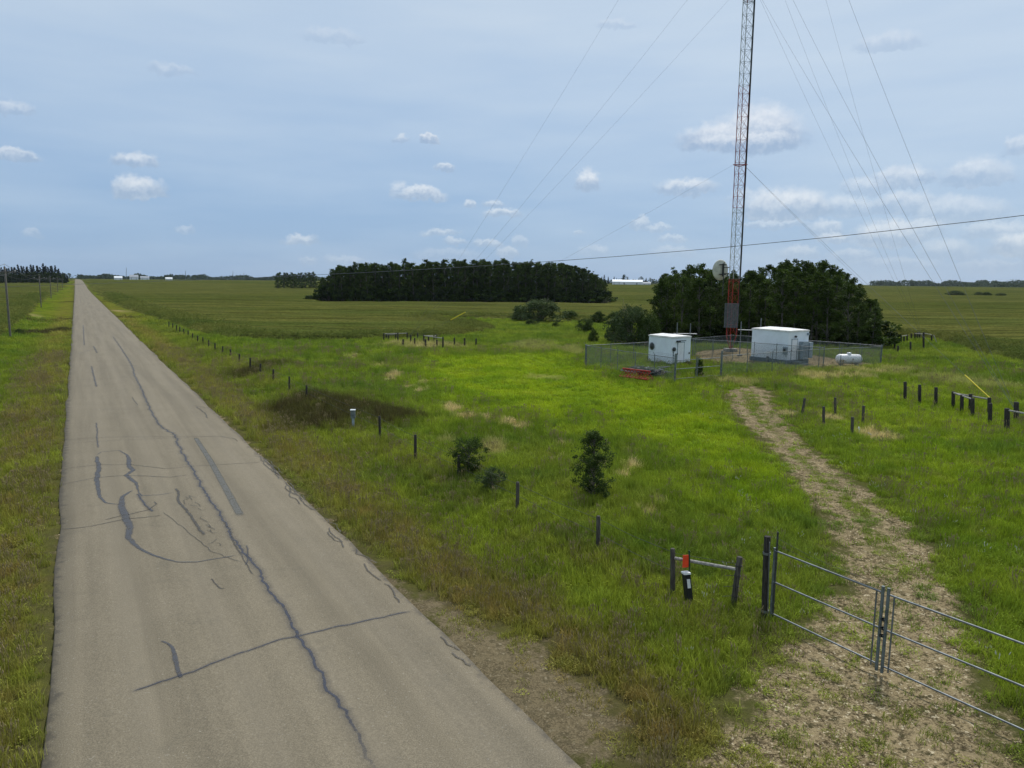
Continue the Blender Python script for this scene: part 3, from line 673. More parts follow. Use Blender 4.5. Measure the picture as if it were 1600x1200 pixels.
def poplar(H, R, low=.22, ncl=52, k_=62, leaf=.15):
    tb = MB(); bend = [random.uniform(-.35, .35) for _ in range(2)]
    def ax(t): return Vector((bend[0]*sin(t*2.5), bend[1]*sin(t*2), t*H))
    tb.tube([ax(t) for t in (0, .15, .35, .6, .85, .96)], [.17, .14, .115, .08, .045, .02], 7)
    cl = []
    prof = lambda t: R*(max(0, sin(pi*min(1, (t-low)/(1-low)*.93+.05)))**.6)*(1.1-.35*t)
    for j in range(ncl):
        t = low+(1-low)*random.random()**.85; a = random.uniform(0, 2*pi); rr = prof(t)*random.uniform(.35, 1.05)
        c = ax(t*.97)+Vector((rr*cos(a), rr*sin(a), random.uniform(-.3, .3)))
        cl.append((c, random.uniform(.38, .85)*(H/12)**.5, int(k_*random.uniform(.6, 1.3)), random.random()))
        if j % 3 == 0 and rr > .5: tb.tube([ax(max(.12, t-.16)), ax(t-.06).lerp(c, .5), c], [.05, .032, .012], 5, cap=False)
    for j in range(3):
        cl.append((ax(1.0)+Vector((random.uniform(-.4, .4), random.uniform(-.4, .4), random.uniform(-.7, .25))), .42, 34, .6))
    return tb.mesh('trunk'), leafmesh('crown', cl, leaf)
def bush(H, R, ncl=26, k_=70, leaf=.10, mat='shrub', twigs=0):
    tb = MB(); cl = []
    for j in range(ncl):
        a = random.uniform(0, 2*pi); t = random.random()**1.15; rr = R*sqrt(max(0.02, 1-(t*.96)**2.4))*random.uniform(.35, 1)
        c = Vector((rr*cos(a), rr*sin(a), .10*H+t*H*.80)); cl.append((c, R*random.uniform(.18, .32), int(k_*random.uniform(.7, 1.3)), random.random()))
        if j % 2 == 0: tb.tube([(c.x*.12, c.y*.12, -.05), (c.x*.5, c.y*.5, c.z*.55), c], [.035, .02, .008], 5, cap=False)
    for j in range(twigs):
        a = random.uniform(0, 2*pi); rr = R*random.uniform(0, .7)
        tb.tube([(0, 0, 0), (rr*cos(a)*.6, rr*sin(a)*.6, H*.6), (rr*cos(a), rr*sin(a), H*random.uniform(.9, 1.25))], [.04, .025, .008], 4, cap=False)
    return tb.mesh('stem'), leafmesh('crown', cl, leaf)
def spruce(H, R):
    tb = MB(); tb.tube([(0, 0, 0), (0, 0, H*.6), (0, 0, H*.98)], [.22, .12, .02], 6); cl = []
    n_ = 24
    for j in range(n_):
        t = .06+.94*j/n_; r = R*(1-t)**.85+.15
        for q in range(max(3, int(9*(1-t)))):
            a = random.uniform(0, 2*pi); rr = r*random.uniform(.45, 1)
            cl.append(((rr*cos(a), rr*sin(a), t*H-.12*rr+random.uniform(-.3, .3)), .30*r+.25, 34, random.random()))
    return tb.mesh('trunk'), leafmesh('crown', cl, .42, .45)
def put_tree(kind, pair, mats, loc, H, label, cat, group, ws=1, rz=None, low='trunk'):
    e = empty(kind, loc, label, cat, group, random.uniform(0, 6.28) if rz is None else rz); e.scale = (H*ws, H*ws, H)
    for nm, me_, mt in ((low, pair[0], mats[0]), ('crown', pair[1], mats[1])):
        if not me_.materials: me_.materials.append(mt)
        o = bpy.data.objects.new(nm, me_); C.objects.link(o); o.parent = e
    return e
POP = [poplar(12, 2.3) for _ in range(5)]; POPL = [poplar(12, 2.9, .06, 60) for _ in range(3)]
POPS = [poplar(12, 2.2, .34, 36, 50) for _ in range(2)]
pm = (M['bark'], M['poplar'])
def interp(xs, ys, x): return float(np.interp(x, xs, ys))
# wood in the middle distance
wl, wr = at(500, 470), at(946, 474)
rowdir = Vector((wl.x, wl.y, 0)).normalized()
cnt = 0
for row in range(6):
    m_ = [44, 36, 30, 24, 20, 16][row]
    for j in range(m_):
        f = (j+random.uniform(.15, .85))/m_; p = wl.lerp(wr, f)
        dpx = 495+455*f
        p = p+Vector((p.x, p.y, 0)).normalized()*(row*5.5+random.uniform(-1.5, 2)); p.z = gz(p.x, p.y)
        top = interp([490, 500, 515, 545, 600, 680, 760, 850, 885, 920, 945, 955], [6, 9, 12, 13.6, 14.2, 14.6, 15.4, 15.0, 14.6, 12.5, 9, 5.5], dpx)+random.uniform(-1.0, .9)+(.9 if random.random() < .1 else 0)
        var = random.choice(POPL if row < 2 else POP)
        pos = 'on the front edge at' if row == 0 else ('behind the front row at' if row < 3 else 'deep inside')
        put_tree('poplar_tree', var, pm, p, top/12, 'dark poplar %s %s of the long wood' % (pos, 'the left end' if f < .25 else 'the middle' if f < .75 else 'the right end'), 'tree', 'poplars of the long wood in the field', random.uniform(.9, 1.2)); cnt += 1
# bluff behind the compound
for row in range(7):
    m_ = [17, 14, 13, 12, 10, 9, 8][row]
    for j in range(m_):
        dpx = 1022+358*(j+random.uniform(.1, .9))/m_
        D = 103+row*5+random.uniform(-1.5, 1.5)+abs(dpx-1200)*.012
        if row == 0: D = interp([1010, 1200, 1385], [104, 104, 100], dpx)+random.uniform(-1, 1)
        p = place(dpx, D)
        ty = interp([1010, 1030, 1060, 1080, 1120, 1150, 1185, 1210, 1260, 1300, 1330, 1345, 1370, 1392], [450, 428, 424, 412, 418, 424, 420, 410, 404, 415, 425, 446, 466, 500], dpx)
        zt = topat(p, dpx, ty).z-p.z; zt = zt-random.uniform(0, 1.6)-(.8 if row == 0 else 0)+(.5 if random.random() < .15 else 0)
        var = random.choice(POPL if (row == 0 and (dpx > 1330 or dpx < 1060)) or random.random() < .3 else (POP+POPS if row else POPS+POPL))
        lab = 'dark green poplar ' + ('at the right end of the bluff behind the fenced compound' if dpx > 1300 else 'at the left end of the bluff behind the fenced compound' if dpx < 1080 else ('on the front edge of the bluff behind the compound' if row < 2 else 'inside the bluff behind the compound'))
        put_tree('poplar_tree', var, pm, p, max(3.5, zt)/12, lab, 'tree', 'poplars of the bluff behind the compound', random.uniform(.95, 1.25))
# understorey that closes the foot of both woods
US = [bush(2.4, 1.7, 26, 60, .13) for _ in range(3)]
def understorey(p, h, label, group):
    put_tree('bush', random.choice(US), (M['twig'], M['poplar']), p, h/2.4, label, 'bush', group, random.uniform(1.0, 1.4), low='stem')
for row in range(3):
    for j in range(15-3*row):
        dpx = 1022+362*(j+random.random())/(15-3*row); p = place(dpx, interp([1010, 1200, 1385], [105.5, 106, 101.5], dpx)+row*7+random.uniform(-1, 1)+(2 if row == 0 else 0))
        understorey(p, random.uniform(2.2, 4.2), 'dark undergrowth bush beneath the poplars of the bluff behind the compound', 'undergrowth bushes of the bluff')
for row in range(2):
    for j in range(44):
        p = wl.lerp(wr, (j+random.random())/44); p = p+Vector((p.x, p.y, 0)).normalized()*(row*9+random.uniform(0, 3)-1); p.z = gz(p.x, p.y)
        understorey(p, random.uniform(3.5, 6.5), 'dark undergrowth bush beneath the poplars of the long wood', 'undergrowth bushes of the long wood')
# small clump left of the wood
for j in range(22):
    dpx = 432+62*(j+random.random())/22; p = place(dpx, 560+random.uniform(0, 40))
    zt = topat(p, dpx, 427).z-p.z
    put_tree('poplar_tree', random.choice(POPL), pm, p, (zt+random.uniform(-1.5, .8))/12, 'distant dark round tree of the small clump left of the long wood', 'tree', 'trees of the small distant clump', 1.25)
# spruce shelterbelt at the left
SP = [spruce(20, 3.4) for _ in range(4)]
for j in range(40):
    back = j % 2; dpx = -20+128*(j+random.random())/40; D = 800+60*back
    ty = interp([-20, 10, 25, 60, 80, 90, 100, 112], [420, 417, 415, 413, 413, 416, 424, 432], dpx)+random.uniform(-2.5, 2.5)+(0 if back else 3)
    p = place(dpx, D); zt = topat(p, dpx, ty).z-p.z
    put_tree('spruce_tree', random.choice(SP), (M['bark'], M['spruce']), p, zt/20, 'dark pointed spruce of the far shelterbelt left of the road', 'tree', 'spruces of the far shelterbelt', 1.15)
for j in range(26):
    dpx = -20+120*(j+random.random())/26; p = place(dpx, 770)
    put_tree('poplar_tree', random.choice(POPL), pm, p, random.uniform(8, 10.5)/12, 'low dark tree in front of the far spruces left of the road', 'tree', 'low trees before the spruces', 1.3)
# spruces and trees behind the white barn
for j in range(30):
    dpx = 925+115*(j+random.random())/30; p = place(dpx, 1080+random.uniform(0, 60)); ty = random.choice([437, 435, 436, 438, 430, 433, 437])-1
    zt = topat(p, dpx, ty).z-p.z; sp_ = random.random() < .45
    put_tree('spruce_tree' if sp_ else 'poplar_tree', random.choice(SP) if sp_ else random.choice(POPL), (M['bark'], M['spruce']) if sp_ else pm, p, zt/(20 if sp_ else 12), 'far dark %s behind the long white barn' % ('pointed spruce' if sp_ else 'round tree'), 'tree', 'trees behind the white barn', 1.1 if sp_ else 1.7)
# bushes
BU = [bush(2.4, 1.7, 64, 80, .075) for _ in range(3)]; WI = [bush(2.4, 2.0, 80, 90, .075, twigs=6) for _ in range(2)]
def put_bush(px, py, wpx, hpx, label, mt='shrub', src=None, group=None):
    p = at(px, py); d = p.length; pair = random.choice(src or BU); h = topat(p, px, py-hpx).z-p.z; w = wpx/F*hypot(p.x, p.y)
    nat_w = 3.9 if src is WI else 3.3
    e = put_tree('bush', (pair[0].copy(), pair[1].copy()) if mt != 'shrub' else pair, (M['twig'], M[mt]), p, h/2.4, label, 'bush', group, w/nat_w/(h/2.4), low='stem'); return e
put_bush(842, 503, 74, 35, 'large rounded grey green willow bush at the right end of the long wood', 'willow', WI)
put_bush(812, 501, 26, 24, 'dark bush tucked against the left side of the large willow bush', 'shrub')
put_bush(891, 501, 30, 16, 'low dark bush just right of the large willow bush', 'shrub')
put_bush(914, 519, 30, 22, 'round green bush alone in the grass left of the bluff', 'willow')
put_bush(869, 512, 14, 9, 'tiny bush in front of the large willow bush', 'shrub')
put_bush(832, 508, 22, 9, 'low pale bush at the foot of the large willow bush', 'willow')
put_bush(935, 506, 24, 20, 'dark bush at the field edge between the willow and the bluff', 'shrub')
put_bush(958, 509, 30, 22, 'dark green bush at the field edge beside the thin tall shrub', 'shrub')
put_bush(986, 540, 72, 62, 'big dark shrub with bare grey twigs at the left end of the bluff', 'willow', WI)
put_bush(960, 536, 30, 30, 'low green bush leaning on the big twiggy shrub', 'shrub')
put_bush(1012, 542, 40, 55, 'tall dense shrub where the bluff begins behind the left shelter', 'shrub')
put_bush(928, 536, 18, 21, 'small upright green bush in the grass left of the compound', 'shrub')
put_bush(485, 470, 22, 9, 'low dark bush at the left tip of the long wood', 'shrub')
put_bush(1491, 462, 24, 8, 'far bush in the right field, leftmost of the row', 'shrub')
put_bush(1529, 462, 14, 6, 'far bush in the right field, middle of the row', 'shrub')
put_bush(1542, 462, 12, 6, 'far bush in the right field, beside the middle one', 'shrub')
put_bush(1564, 463, 14, 5, 'small far bush in the right field, right end of the row', 'shrub')
put_bush(1360, 541, 36, 40, 'dense leafy bush at the right foot of the bluff', 'shrub')
put_bush(1092, 592, 13, 34, 'narrow green shrub growing against the compound gate post', 'shrub')
put_bush(1074, 572, 18, 8, 'low weeds bush at the foot of the left white shelter', 'shrub')
put_bush(30, 523, 14, 9, 'dark green bush at the foot of the nearest power pole', 'shrub')
# the two shrubs and the young tree by the fence
def small_tree(name, px, py, wpx, hpx, ncl, k_, leaf, label, cat, prof, mt='shrub'):
    p = at(px, py); H = topat(p, px, py-hpx).z-p.z; R = wpx/2/F*hypot(p.x, p.y); tb = MB(); cl = []
    tb.tube([(0, 0, -.05), (.03, 0, H*.5), (0, .02, H*.93)], [.035, .022, .006], 6)
    for j in range(ncl):
        t = .07+.9*random.random(); r = R*interp(*prof, t); a = random.uniform(0, 2*pi); rr = r*random.uniform(.15, 1.12)
        c = Vector((rr*cos(a), rr*sin(a), t*H)); cl.append((c*1.0, R*random.uniform(.14, .30), int(k_*random.uniform(.4, 1.3)), random.random()))
        if j % 2 == 0: tb.tube([(0, 0, max(.05, (t-.18))*H), (c.x*.6, c.y*.6, c.z-.06*H), c], [.014, .009, .004], 4, cap=False)
    e = empty(name, p, label, cat); link('stem', tb.mesh('stem'), M['twig'], e); link('crown', leafmesh('crown', cl, leaf, .6), M[mt], e); return e
small_tree('young_tree', 926, 780, 66, 108, 150, 80, .032, 'dark young leafy tree standing alone in the grass behind the wire fence', 'tree', ([0, .15, .35, .5, .7, .85, 1], [.5, .9, 1, .75, .85, .5, .2]))
small_tree('shrub', 732, 742, 58, 54, 120, 80, .029, 'dark rounded shrub around a fence post near the road fence', 'shrub', ([0, .3, .6, .8, 1], [.5, .7, 1, .95, .5]))
small_tree('shrub', 768, 768, 52, 36, 70, 60, .028, 'low loose shrub beside and below the dark rounded shrub', 'shrub', ([0, .3, .6, 1], [.7, 1, .9, .4]), 'willow')
# distant wood belts (one mass each)
def belt(px0, px1, D, top, n_, name, label, gap=None):
    V = []; Fs = []; sh = []
    for j in range(n_):
        dpx = random.uniform(px0, px1)
        if gap and gap[0] < dpx < gap[1]: continue
        p = place(dpx, D+random.uniform(0, 120)); h = top*(.55+.75*vnoise(np.array([dpx*.06]), np.array([D*.01]), 4)[0])*random.uniform(.75, 1.12)
        for q in range(26):
            t = random.random(); r = (2.6+top*.12)*sqrt(max(.05, 1-(2*t-.8)**2*.6)) if t > .1 else 2.6
            c = Vector((p.x+random.gauss(0, r*.7), p.y+random.gauss(0, r*.7), p.z+h*t)); s = 1.1+random.random(); b = len(V)
            a = Vector((random.gauss(0, 1), random.gauss(0, 1), random.gauss(0, 1))).normalized(); w = a.orthogonal().normalized()
            V += [tuple(c-a*s), tuple(c+w*s*.8), tuple(c+a*s), tuple(c-w*s*.8)]; Fs.append((b, b+1, b+2, b+3)); sh += [random.random()]*4
    me = npmesh(name, V, Fs); addf(me, 'shade', sh)
    tag(link(name, me, M['farleaf']), label, 'woodland', kind='stuff')
belt(118, 500, 2100, 12, 700, 'distant_woodland', 'low hazy line of far trees along the horizon right of the road', (112, 122))
belt(480, 1040, 2500, 13, 420, 'distant_woodland', 'far tree line glimpsed on the horizon behind the long wood')
belt(1360, 1720, 2000, 13, 700, 'distant_woodland', 'hazy blue green line of far trees on the right horizon')
belt(1500, 1720, 1700, 9, 160, 'distant_woodland', 'slightly nearer dark trees at the far right of the horizon')
belt(-120, 112, 2600, 14, 240, 'distant_woodland', 'far trees on the horizon behind the spruces')

# ------------------------------------------------------------------ posts and fences
WIREF = []
def post_mb(b, t, r, org, sink=.25, n=8):
    mb = MB(org); d = (t-b).normalized(); mb.tube([b-d*sink, b, b.lerp(t, .5)+Vector((random.uniform(-.01, .01), random.uniform(-.01, .01), 0)), t-d*.02, t], [r*1.05, r*1.04, r, r*.97, r*.8], n); return mb
def px_post(xb, yb, xt, yt):
    b = at(xb, yb); return b, topat(b, xt, yt)
# roadside wire fence
fp = [(934,862,935,806),(808,797,809,753),(717,746,717,712),(649,718,649,679),(594,684,593,650),(479,626,479,602),(452,611,452,588),(427.5,596,427,577),(407,588,407,568),(391,582,391,559),(374,568,374,554),
 (360,560,360,546),(348,555,348,541),(336,550,336,536),(326,544,326,532),(317.5,539,317,528),(309,536,309,525),(301,532,301,521),(294,527,294,518),(287.5,524,287,514),(281,520,281,511),(276,518,276,508),(270,515,270,505),(264,512,264,502)]
b0, t0 = px_post(1051, 930, 1051, 857)
fe = empty('wire_fence', b0, 'long fence of dark wooden posts and sagging wires along the right side of the road', 'fence')
tops = [(b0, t0)]
for a, b, c, d in fp:
    B, T_ = px_post(a, b, c, d); T_ = B+(T_-B).normalized()*min(max((T_-B).length, .95), 1.45); tops.append((B, T_))
    post_mb(B, T_, .065 if len(tops) < 9 else .085, b0).build('post', M['darkwood'] if len(tops) > 3 else M['wood'], fe)
for fr in (.92, .52):
    mb = MB(b0)
    for (B1, T1), (B2, T2) in zip(tops[:-1], tops[1:]):
        p, q = B1.lerp(T1, fr), B2.lerp(T2, fr); mid = p.lerp(q, .5)-Vector((0, 0, .05)); mb.tube([p, mid, q], .006, 4, cap=False)
    mb.build('wire', M['wire'], fe)
for e_ in ():
    pass
# brace with pale rail by the gate
B1, T1 = b0, t0; B2, T2 = px_post(1146, 946, 1156, 870)
br = empty('fence_brace', B1, 'two weathered posts joined by a pale horizontal rail beside the gate', 'fence brace')
post_mb(B1, T1, .065, B1).build('post', M['wood'], br); pb = post_mb(B2, T2, .075, B1).build('post', M['wood'], br); pb['label'] = 'leaning post bound with wire'
MB(B1).tube([B1.lerp(T1, .80), B2.lerp(T2, .74)], .045, 8).build('rail', M['railwood'], br)
mb = MB(B1)
for f_ in (.82, .62, .40, .2):
    c = B2.lerp(T2, f_); d = (T2-B2).normalized(); mb.tube([c-d*.012, c+d*.012], .084, 10)
    mb.tube([c, c+Vector((-.35, -.1, .03))], .006, 4)
mb.build('wire_binding', M['wire'], br)
MB(B1).tube([B1.lerp(T1, .9), B2.lerp(T2, .85)], .006, 4).build('wire', M['wire'], br)
# marker plate on a steel post
B, T_ = px_post(1078, 940, 1077, 866); mkr = empty('marker_sign', B, 'orange red plate on a thin green steel post in front of the pale rail', 'marker sign')
MB(B).box((B+T_)/2, (.035, .03, (T_-B).length+.2), az=(T_-B)).build('post', M['green_post'], mkr)
f_ = Vector((-B.x, -B.y, 0)).normalized(); sd_ = Vector((f_.y, -f_.x, 0))
c = topat(B, 1071.5, 876)+f_*.04
yw = radians(28); ax_ = (sd_*cos(yw)+f_*sin(yw))
MB(B).box(c, (.17, .012, .33), ax=ax_).build('plate', M['orange'], mkr)
B, T_ = px_post(1077, 944, 1072, 896); bm = empty('cable_marker_post', B, 'stout black post with a white cap and white sticker below the orange plate', 'marker post')
d = (T_-B).normalized()
MB(B).box(B.lerp(T_, .46), (.17, .15, (T_-B).length*.98+.15), ax=ax_, az=d).build('body', M['black'], bm)
MB(B).box(T_+d*.015, (.19, .17, .045), ax=ax_, az=d).build('cap', M['label'], bm)
ny = d.cross(ax_).normalized(); ny = ny if ny.dot(f_) > 0 else -ny
MB(B).box(B.lerp(T_, .70)+ny*.079-ax_*.01, (.085, .006, .24), ax=ax_, az=d).build('sticker', M['label'], bm)

# entrance gate
def gate():
    P0, P0t = px_post(1195, 967, 1199, 838)
    P1 = at(1380, 1058); L = (P1-P0); L.z = 0; Ln = L.length; dr = L.normalized()
    wp = empty('gate_post', P0, 'tall dark round wooden post with steel straps holding the left gate leaf', 'gate post', 'gate posts')
    post_mb(P0, P0t, .085, P0).build('post', M['darkwood'], wp)
    mb = MB(P0)
    for f_ in (.1, .80): c = P0.lerp(P0t, f_); mb.tube([c-Vector((0, 0, .03)), c+Vector((0, 0, .03))], .093, 12)
    mb.build('strap', M['galv'], wp)
    MB(P0).tube([P0+dr*.0+Vector((.02, -.12, .1)), P0t+Vector((.02, -.12, -.1))], .012, 6).build('wire', M['galv'], wp)
    c = P0+dr*.22; sp = empty('stake', c, 'thin dark steel rod rising just right of the left gate post', 'stake')
    MB(c).tube([c-Vector((0, 0, .2)), c+Vector((0, 0, 2.28))], .022, 6).build('rod', M['darksteel'], sp)
    Ng = Vector((-dr.y, dr.x, 0))
    def leaf(o, d_, flip, label):
        g = empty('gate', o, label, 'gate', 'leaves of the pipe gate'); H = 1.85; ln = Ln-.32
        for z, f in ((1.80, 1), (1.02, 1), (.22, 1)):
            MB(o).tube([o+Vector((0, 0, z)), o+d_*ln+Vector((0, 0, z-.03))], .021, 8).build('rail', M['galv'], g)
        MB(o).tube([o+Vector((0, 0, .1)), o+Vector((0, 0, H+.02))], .028, 8).build('stile', M['galvdull'], g)
        e_ = o+d_*ln; MB(o).tube([e_+Vector((0, 0, .04)), e_+Vector((0, 0, H+.06))], .034, 8).build('stile', M['galvdull'], g)
        MB(o).tube([e_-d_*.13+Vector((0, 0, .1)), e_-d_*.13+Vector((0, 0, H-.08))], .018, 6).build('stile', M['galv'], g)
        mb = MB(o)
        for z in (1.0, .84, 1.2): mb.box(e_+d_*.05+Vector((0, 0, z)), (.07, .07, .05), ax=d_)
        mb.build('latch', M['darksteel'], g)
        if not flip:
            mb = MB(o)
            for z, sg in ((2.14, .10), (1.98, .05)):
                mb.tube([o+Vector((0, 0, z))]+[o+d_*ln*k_/6+Vector((0, 0, z-sg*4*(k_/6)*(1-k_/6)-(.18*k_/6))) for k_ in range(1, 7)], .004, 4)
            mb.build('wire', M['wire'], g)
        return e_
    h0 = P0+dr*.16
    leaf(h0, dr, False, 'left leaf of the galvanised pipe gate across the gravel track')
    E = h0+dr*(2*Ln-.52); E.z = gz(E.x, E.y)
    leaf(Vector((E.x, E.y, h0.z)), -dr, True, 'right leaf of the galvanised pipe gate, running out of the picture')
    mid = h0+dr*(Ln-.25)
    q = E+dr*.2; e2 = empty('gate_post', q, 'tall wooden post holding the right gate leaf at the picture edge', 'gate post', 'gate posts')
    post_mb(q, q+Vector((0, 0, 1.95)), .085, q).build('post', M['darkwood'], e2)
gate()

# free standing posts
def lone(l, mt, r, name, label, group, cat='post'):
    proto = None
    for i, (a, b, c, d) in enumerate(l):
        B, T_ = px_post(a, b, c, d); o = post_mb(B, T_, r, B).build(name, M[mt], None); o.location = B; tag(o, label, cat, group)
lone([(1414,625.5,1414.3,596.5),(1436.7,630.5,1437,601),(1462,636,1462.5,605)], 'darkwood', .11, 'wooden_post', 'thick dark wooden post in the row of three left of the yellow guy guard', 'thick posts in the right meadow')
for q, lb in (((1252.5,650.6,1257.5,622), 'leaning wooden post nearest the top of the gravel track'), ((1287,665,1287.2,635), 'weathered wooden post, second from the gravel track'), ((1305,645.5,1305,621), 'rear weathered post of the five beside the track'),
              ((1331,680.5,1332,651.5), 'front weathered post of the five beside the track'), ((1348,661,1349.5,634), 'rightmost weathered post of the five beside the track')):
    lone([q], 'wood', .085, 'wooden_post', lb, 'five weathered posts beside the track')
lone([(1342.5,676,1341.8,667)], 'label', .045, 'white_stake', 'small white stake in the grass beside the five weathered posts', None, 'stake')
B = at(1352, 676, .06); B2 = at(1362, 680, .05); o = MB(B).tube([B, B.lerp(B2, .5)+Vector((0, 0, .05)), B2], .035, 6).build('fallen_branch', M['railwood']); o.location = B
tag(o, 'pale piece of wood lying in the grass by the white stake', 'branch')
def enclosure(name, label, posts, rails, r, mt='darkwood', boards=(), raily='railwood'):
    PB = [px_post(*q) for q in posts]; o = empty(name, PB[0][0], label, 'post and rail fence'); og = PB[0][0]
    for B, T_ in PB: post_mb(B, T_, r, og).build('post', M[mt], o)
    for i, j, f in rails:
        p, q = PB[i][0].lerp(PB[i][1], f), PB[j][0].lerp(PB[j][1], f); MB(og).tube([p, q], .055, 6).build('rail', M[raily], o)
    return o, PB
enclosure('anchor_enclosure', 'dark posts with pale rails around the guy anchor at the right, under the yellow guard',
 [(1489.3,638.4,1489.6,611.5),(1502.5,644.5,1503,617),(1516,645,1516.3,615.5),(1519.3,651.5,1520,622),(1545.7,649.4,1546,621),(1546.5,662,1547.5,630)], [(0,4,.9),(0,3,.93)], .11)
enclosure('anchor_enclosure', 'thick posts with a pale rail at the right edge of the picture', [(1573,673,1573.6,638),(1587.5,658,1588,628),(1626,684,1627,648)], [(0,2,.92)], .14)
enclosure('anchor_enclosure', 'distant ring of dark posts and grey boards around the left guy anchor in the meadow',
 [(599.8,533.5,599.8,520.7),(603.8,531.5,603.8,521.8),(607,532.5,607,523),(618.5,532,618.5,520),(621.7,534.5,621.7,519.7),(636.3,532.4,636.3,519.7),(641.8,535.6,641.8,523.4),(652.5,532,652.5,520),
  (662.3,536.7,662.3,523),(669.7,535,669.7,524),(678,534.5,678,524),(681.6,533,681.6,523),(692,547.8,692.2,526.6)], [(0,5,.92),(1,3,.93),(1,3,.8),(8,11,.85),(8,12,.9)], .10)
for q, lb in (((629.9,543,630,530), 'short dark post in front of the left part of the distant anchor enclosure'), ((648,538,648,528), 'short dark post in the middle of the distant anchor enclosure'), ((665,544,665,530), 'dark post standing before the middle of the distant anchor enclosure'),
              ((682.7,542.5,682.7,531), 'dark post just left of the tallest post of the distant anchor enclosure'), ((710,541.4,710,527.6), 'dark lone post, first to the right of the distant anchor enclosure'), ((726,541,726,528), 'dark lone post, second to the right of the distant anchor enclosure'), ((743.9,541.4,744,529), 'dark lone post farthest right of the distant anchor enclosure')):
    lone([q], 'darkwood', .11, 'wooden_post', lb, 'posts by the distant anchor enclosure')
enclosure('anchor_enclosure', 'cluster of dark posts and rails around the guy anchor right of the bluff',
 [(1408,537,1408,524),(1412.6,536,1412.6,526),(1417.4,535,1417.4,522.7),(1424,532,1424,521),(1429.7,532,1429.7,520),(1433.6,531,1433.6,519.5),(1436.7,531,1436.7,519),(1443.2,547.4,1443.2,519),(1455.6,536,1455.6,522.7)],
 [(0,2,.9),(4,7,.9),(7,8,.95)], .12)
for q, lb in (((1380.6,540,1380.6,529), 'dark post at the right foot of the bluff'), ((1389.6,539,1389.6,527.5), 'dark post second from the right foot of the bluff'), ((1397,547.4,1399.4,527.5), 'leaning dark post third from the right foot of the bluff'),
              ((1403.3,551,1403.3,540), 'short dark post in front of the anchor cluster right of the bluff'), ((1422.6,550.5,1422.6,534), 'dark post standing before the anchor cluster right of the bluff')):
    lone([q], 'darkwood', .11, 'wooden_post', lb, 'posts right of the bluff')
B, T_ = px_post(1464.5, 538, 1458.7, 523.4); o = post_mb(B, T_, .06, B).build('leaning_pole', M['railwood']); o.location = B; tag(o, 'pale pole slanting against the right end of the anchor cluster', 'pole')
# pedestal in the brown weeds
B, T_ = px_post(552, 668, 552, 639); pe = empty('utility_pedestal', B, 'small pale grey utility pedestal standing in the brown weeds', 'utility pedestal')
H = T_.z-B.z; MB(B).box(B+Vector((0, 0, H*.25)), (.12, .12, H*.6)).build('stake', M['wood'], pe)
MB(B).box(B+Vector((0, 0, H*.72)), (.24, .17, H*.42)).build('body', M['galvdull'], pe); pe.children[-1].data.materials[0] = M['acgrey']
MB(B).box(B+Vector((0, 0, H*.95)), (.28, .21, .05)).build('cap', M['farmwhite'], pe)

# ------------------------------------------------------------------ power poles and overhead wires
poles = []
ppx = [(16.3,528,7,417),(64.5,480,61,431.5),(80,466,78,433),(90.3,455.5,89.3,434.5),(97.5,450.5,97,435.5)]
def power_pole(B, T_, label):
    o = empty('power_pole', B, label, 'power pole', 'power poles along the left side of the road')
    post_mb(B, T_, .125, B).build('pole', M['greywood'], o)
    n_ = Vector((RNX, RNY, 0)); up = (T_-B).normalized(); c = B.lerp(T_, .93)
    MB(B).box(c+Vector((-RDX, -RDY, 0))*.2, (2.5, .1, .13), ax=n_, az=up).build('crossarm', M['greywood'], o)
    mb = MB(B)
    for s_ in (-1, 1): mb.tube([c+n_*s_*.8, c-up*.7], .02, 4)
    mb.build('brace', M['galvdull'], o)
    ins = []
    for s_ in (-1.15, 0, 1.15):
        q = c+n_*s_+up*(.07 if s_ else .85)-Vector((RDX, RDY, 0))*.2*(1 if s_ else 0)
        MB(B).lathe(q, up, [(0, .02), (.05, .06), (.1, .035), (.16, .06), (.22, .01)], 8).build('insulator', M['label'], o); ins.append(q+up*.2)
    return ins
base = [px_post(*q) for q in ppx]
u0, v0 = uv(base[0][0].x, base[0][0].y)
nb = Vector((*xy(u0, v0-62), 0)); nb.z = gz(nb.x, nb.y)
allp = [(nb, nb+Vector((0, 0, 9.6)))]+base
lab = ['power pole just left of the picture edge', 'nearest grey wooden power pole at the left edge of the picture', 'second grey power pole along the left verge', 'third grey power pole along the left verge', 'fourth power pole, small, near the spruces', 'farthest power pole beside the road']
PI_ = [power_pole(B, T_, lab[i]) for i, (B, T_) in enumerate(allp)]
for k_ in range(3):
    mb = MB()
    for a, b in zip(PI_[:-1], PI_[1:]):
        p, q = a[k_], b[k_]; mb.tube([p.lerp(q, j/8)-Vector((0, 0, .9*4*(j/8)*(1-j/8))) for j in range(9)], .02, 4, cap=False)
    tag(mb.build('power_line', M['wire']), 'thin sagging power line strung between the poles left of the road', 'power line', 'lines between the power poles')
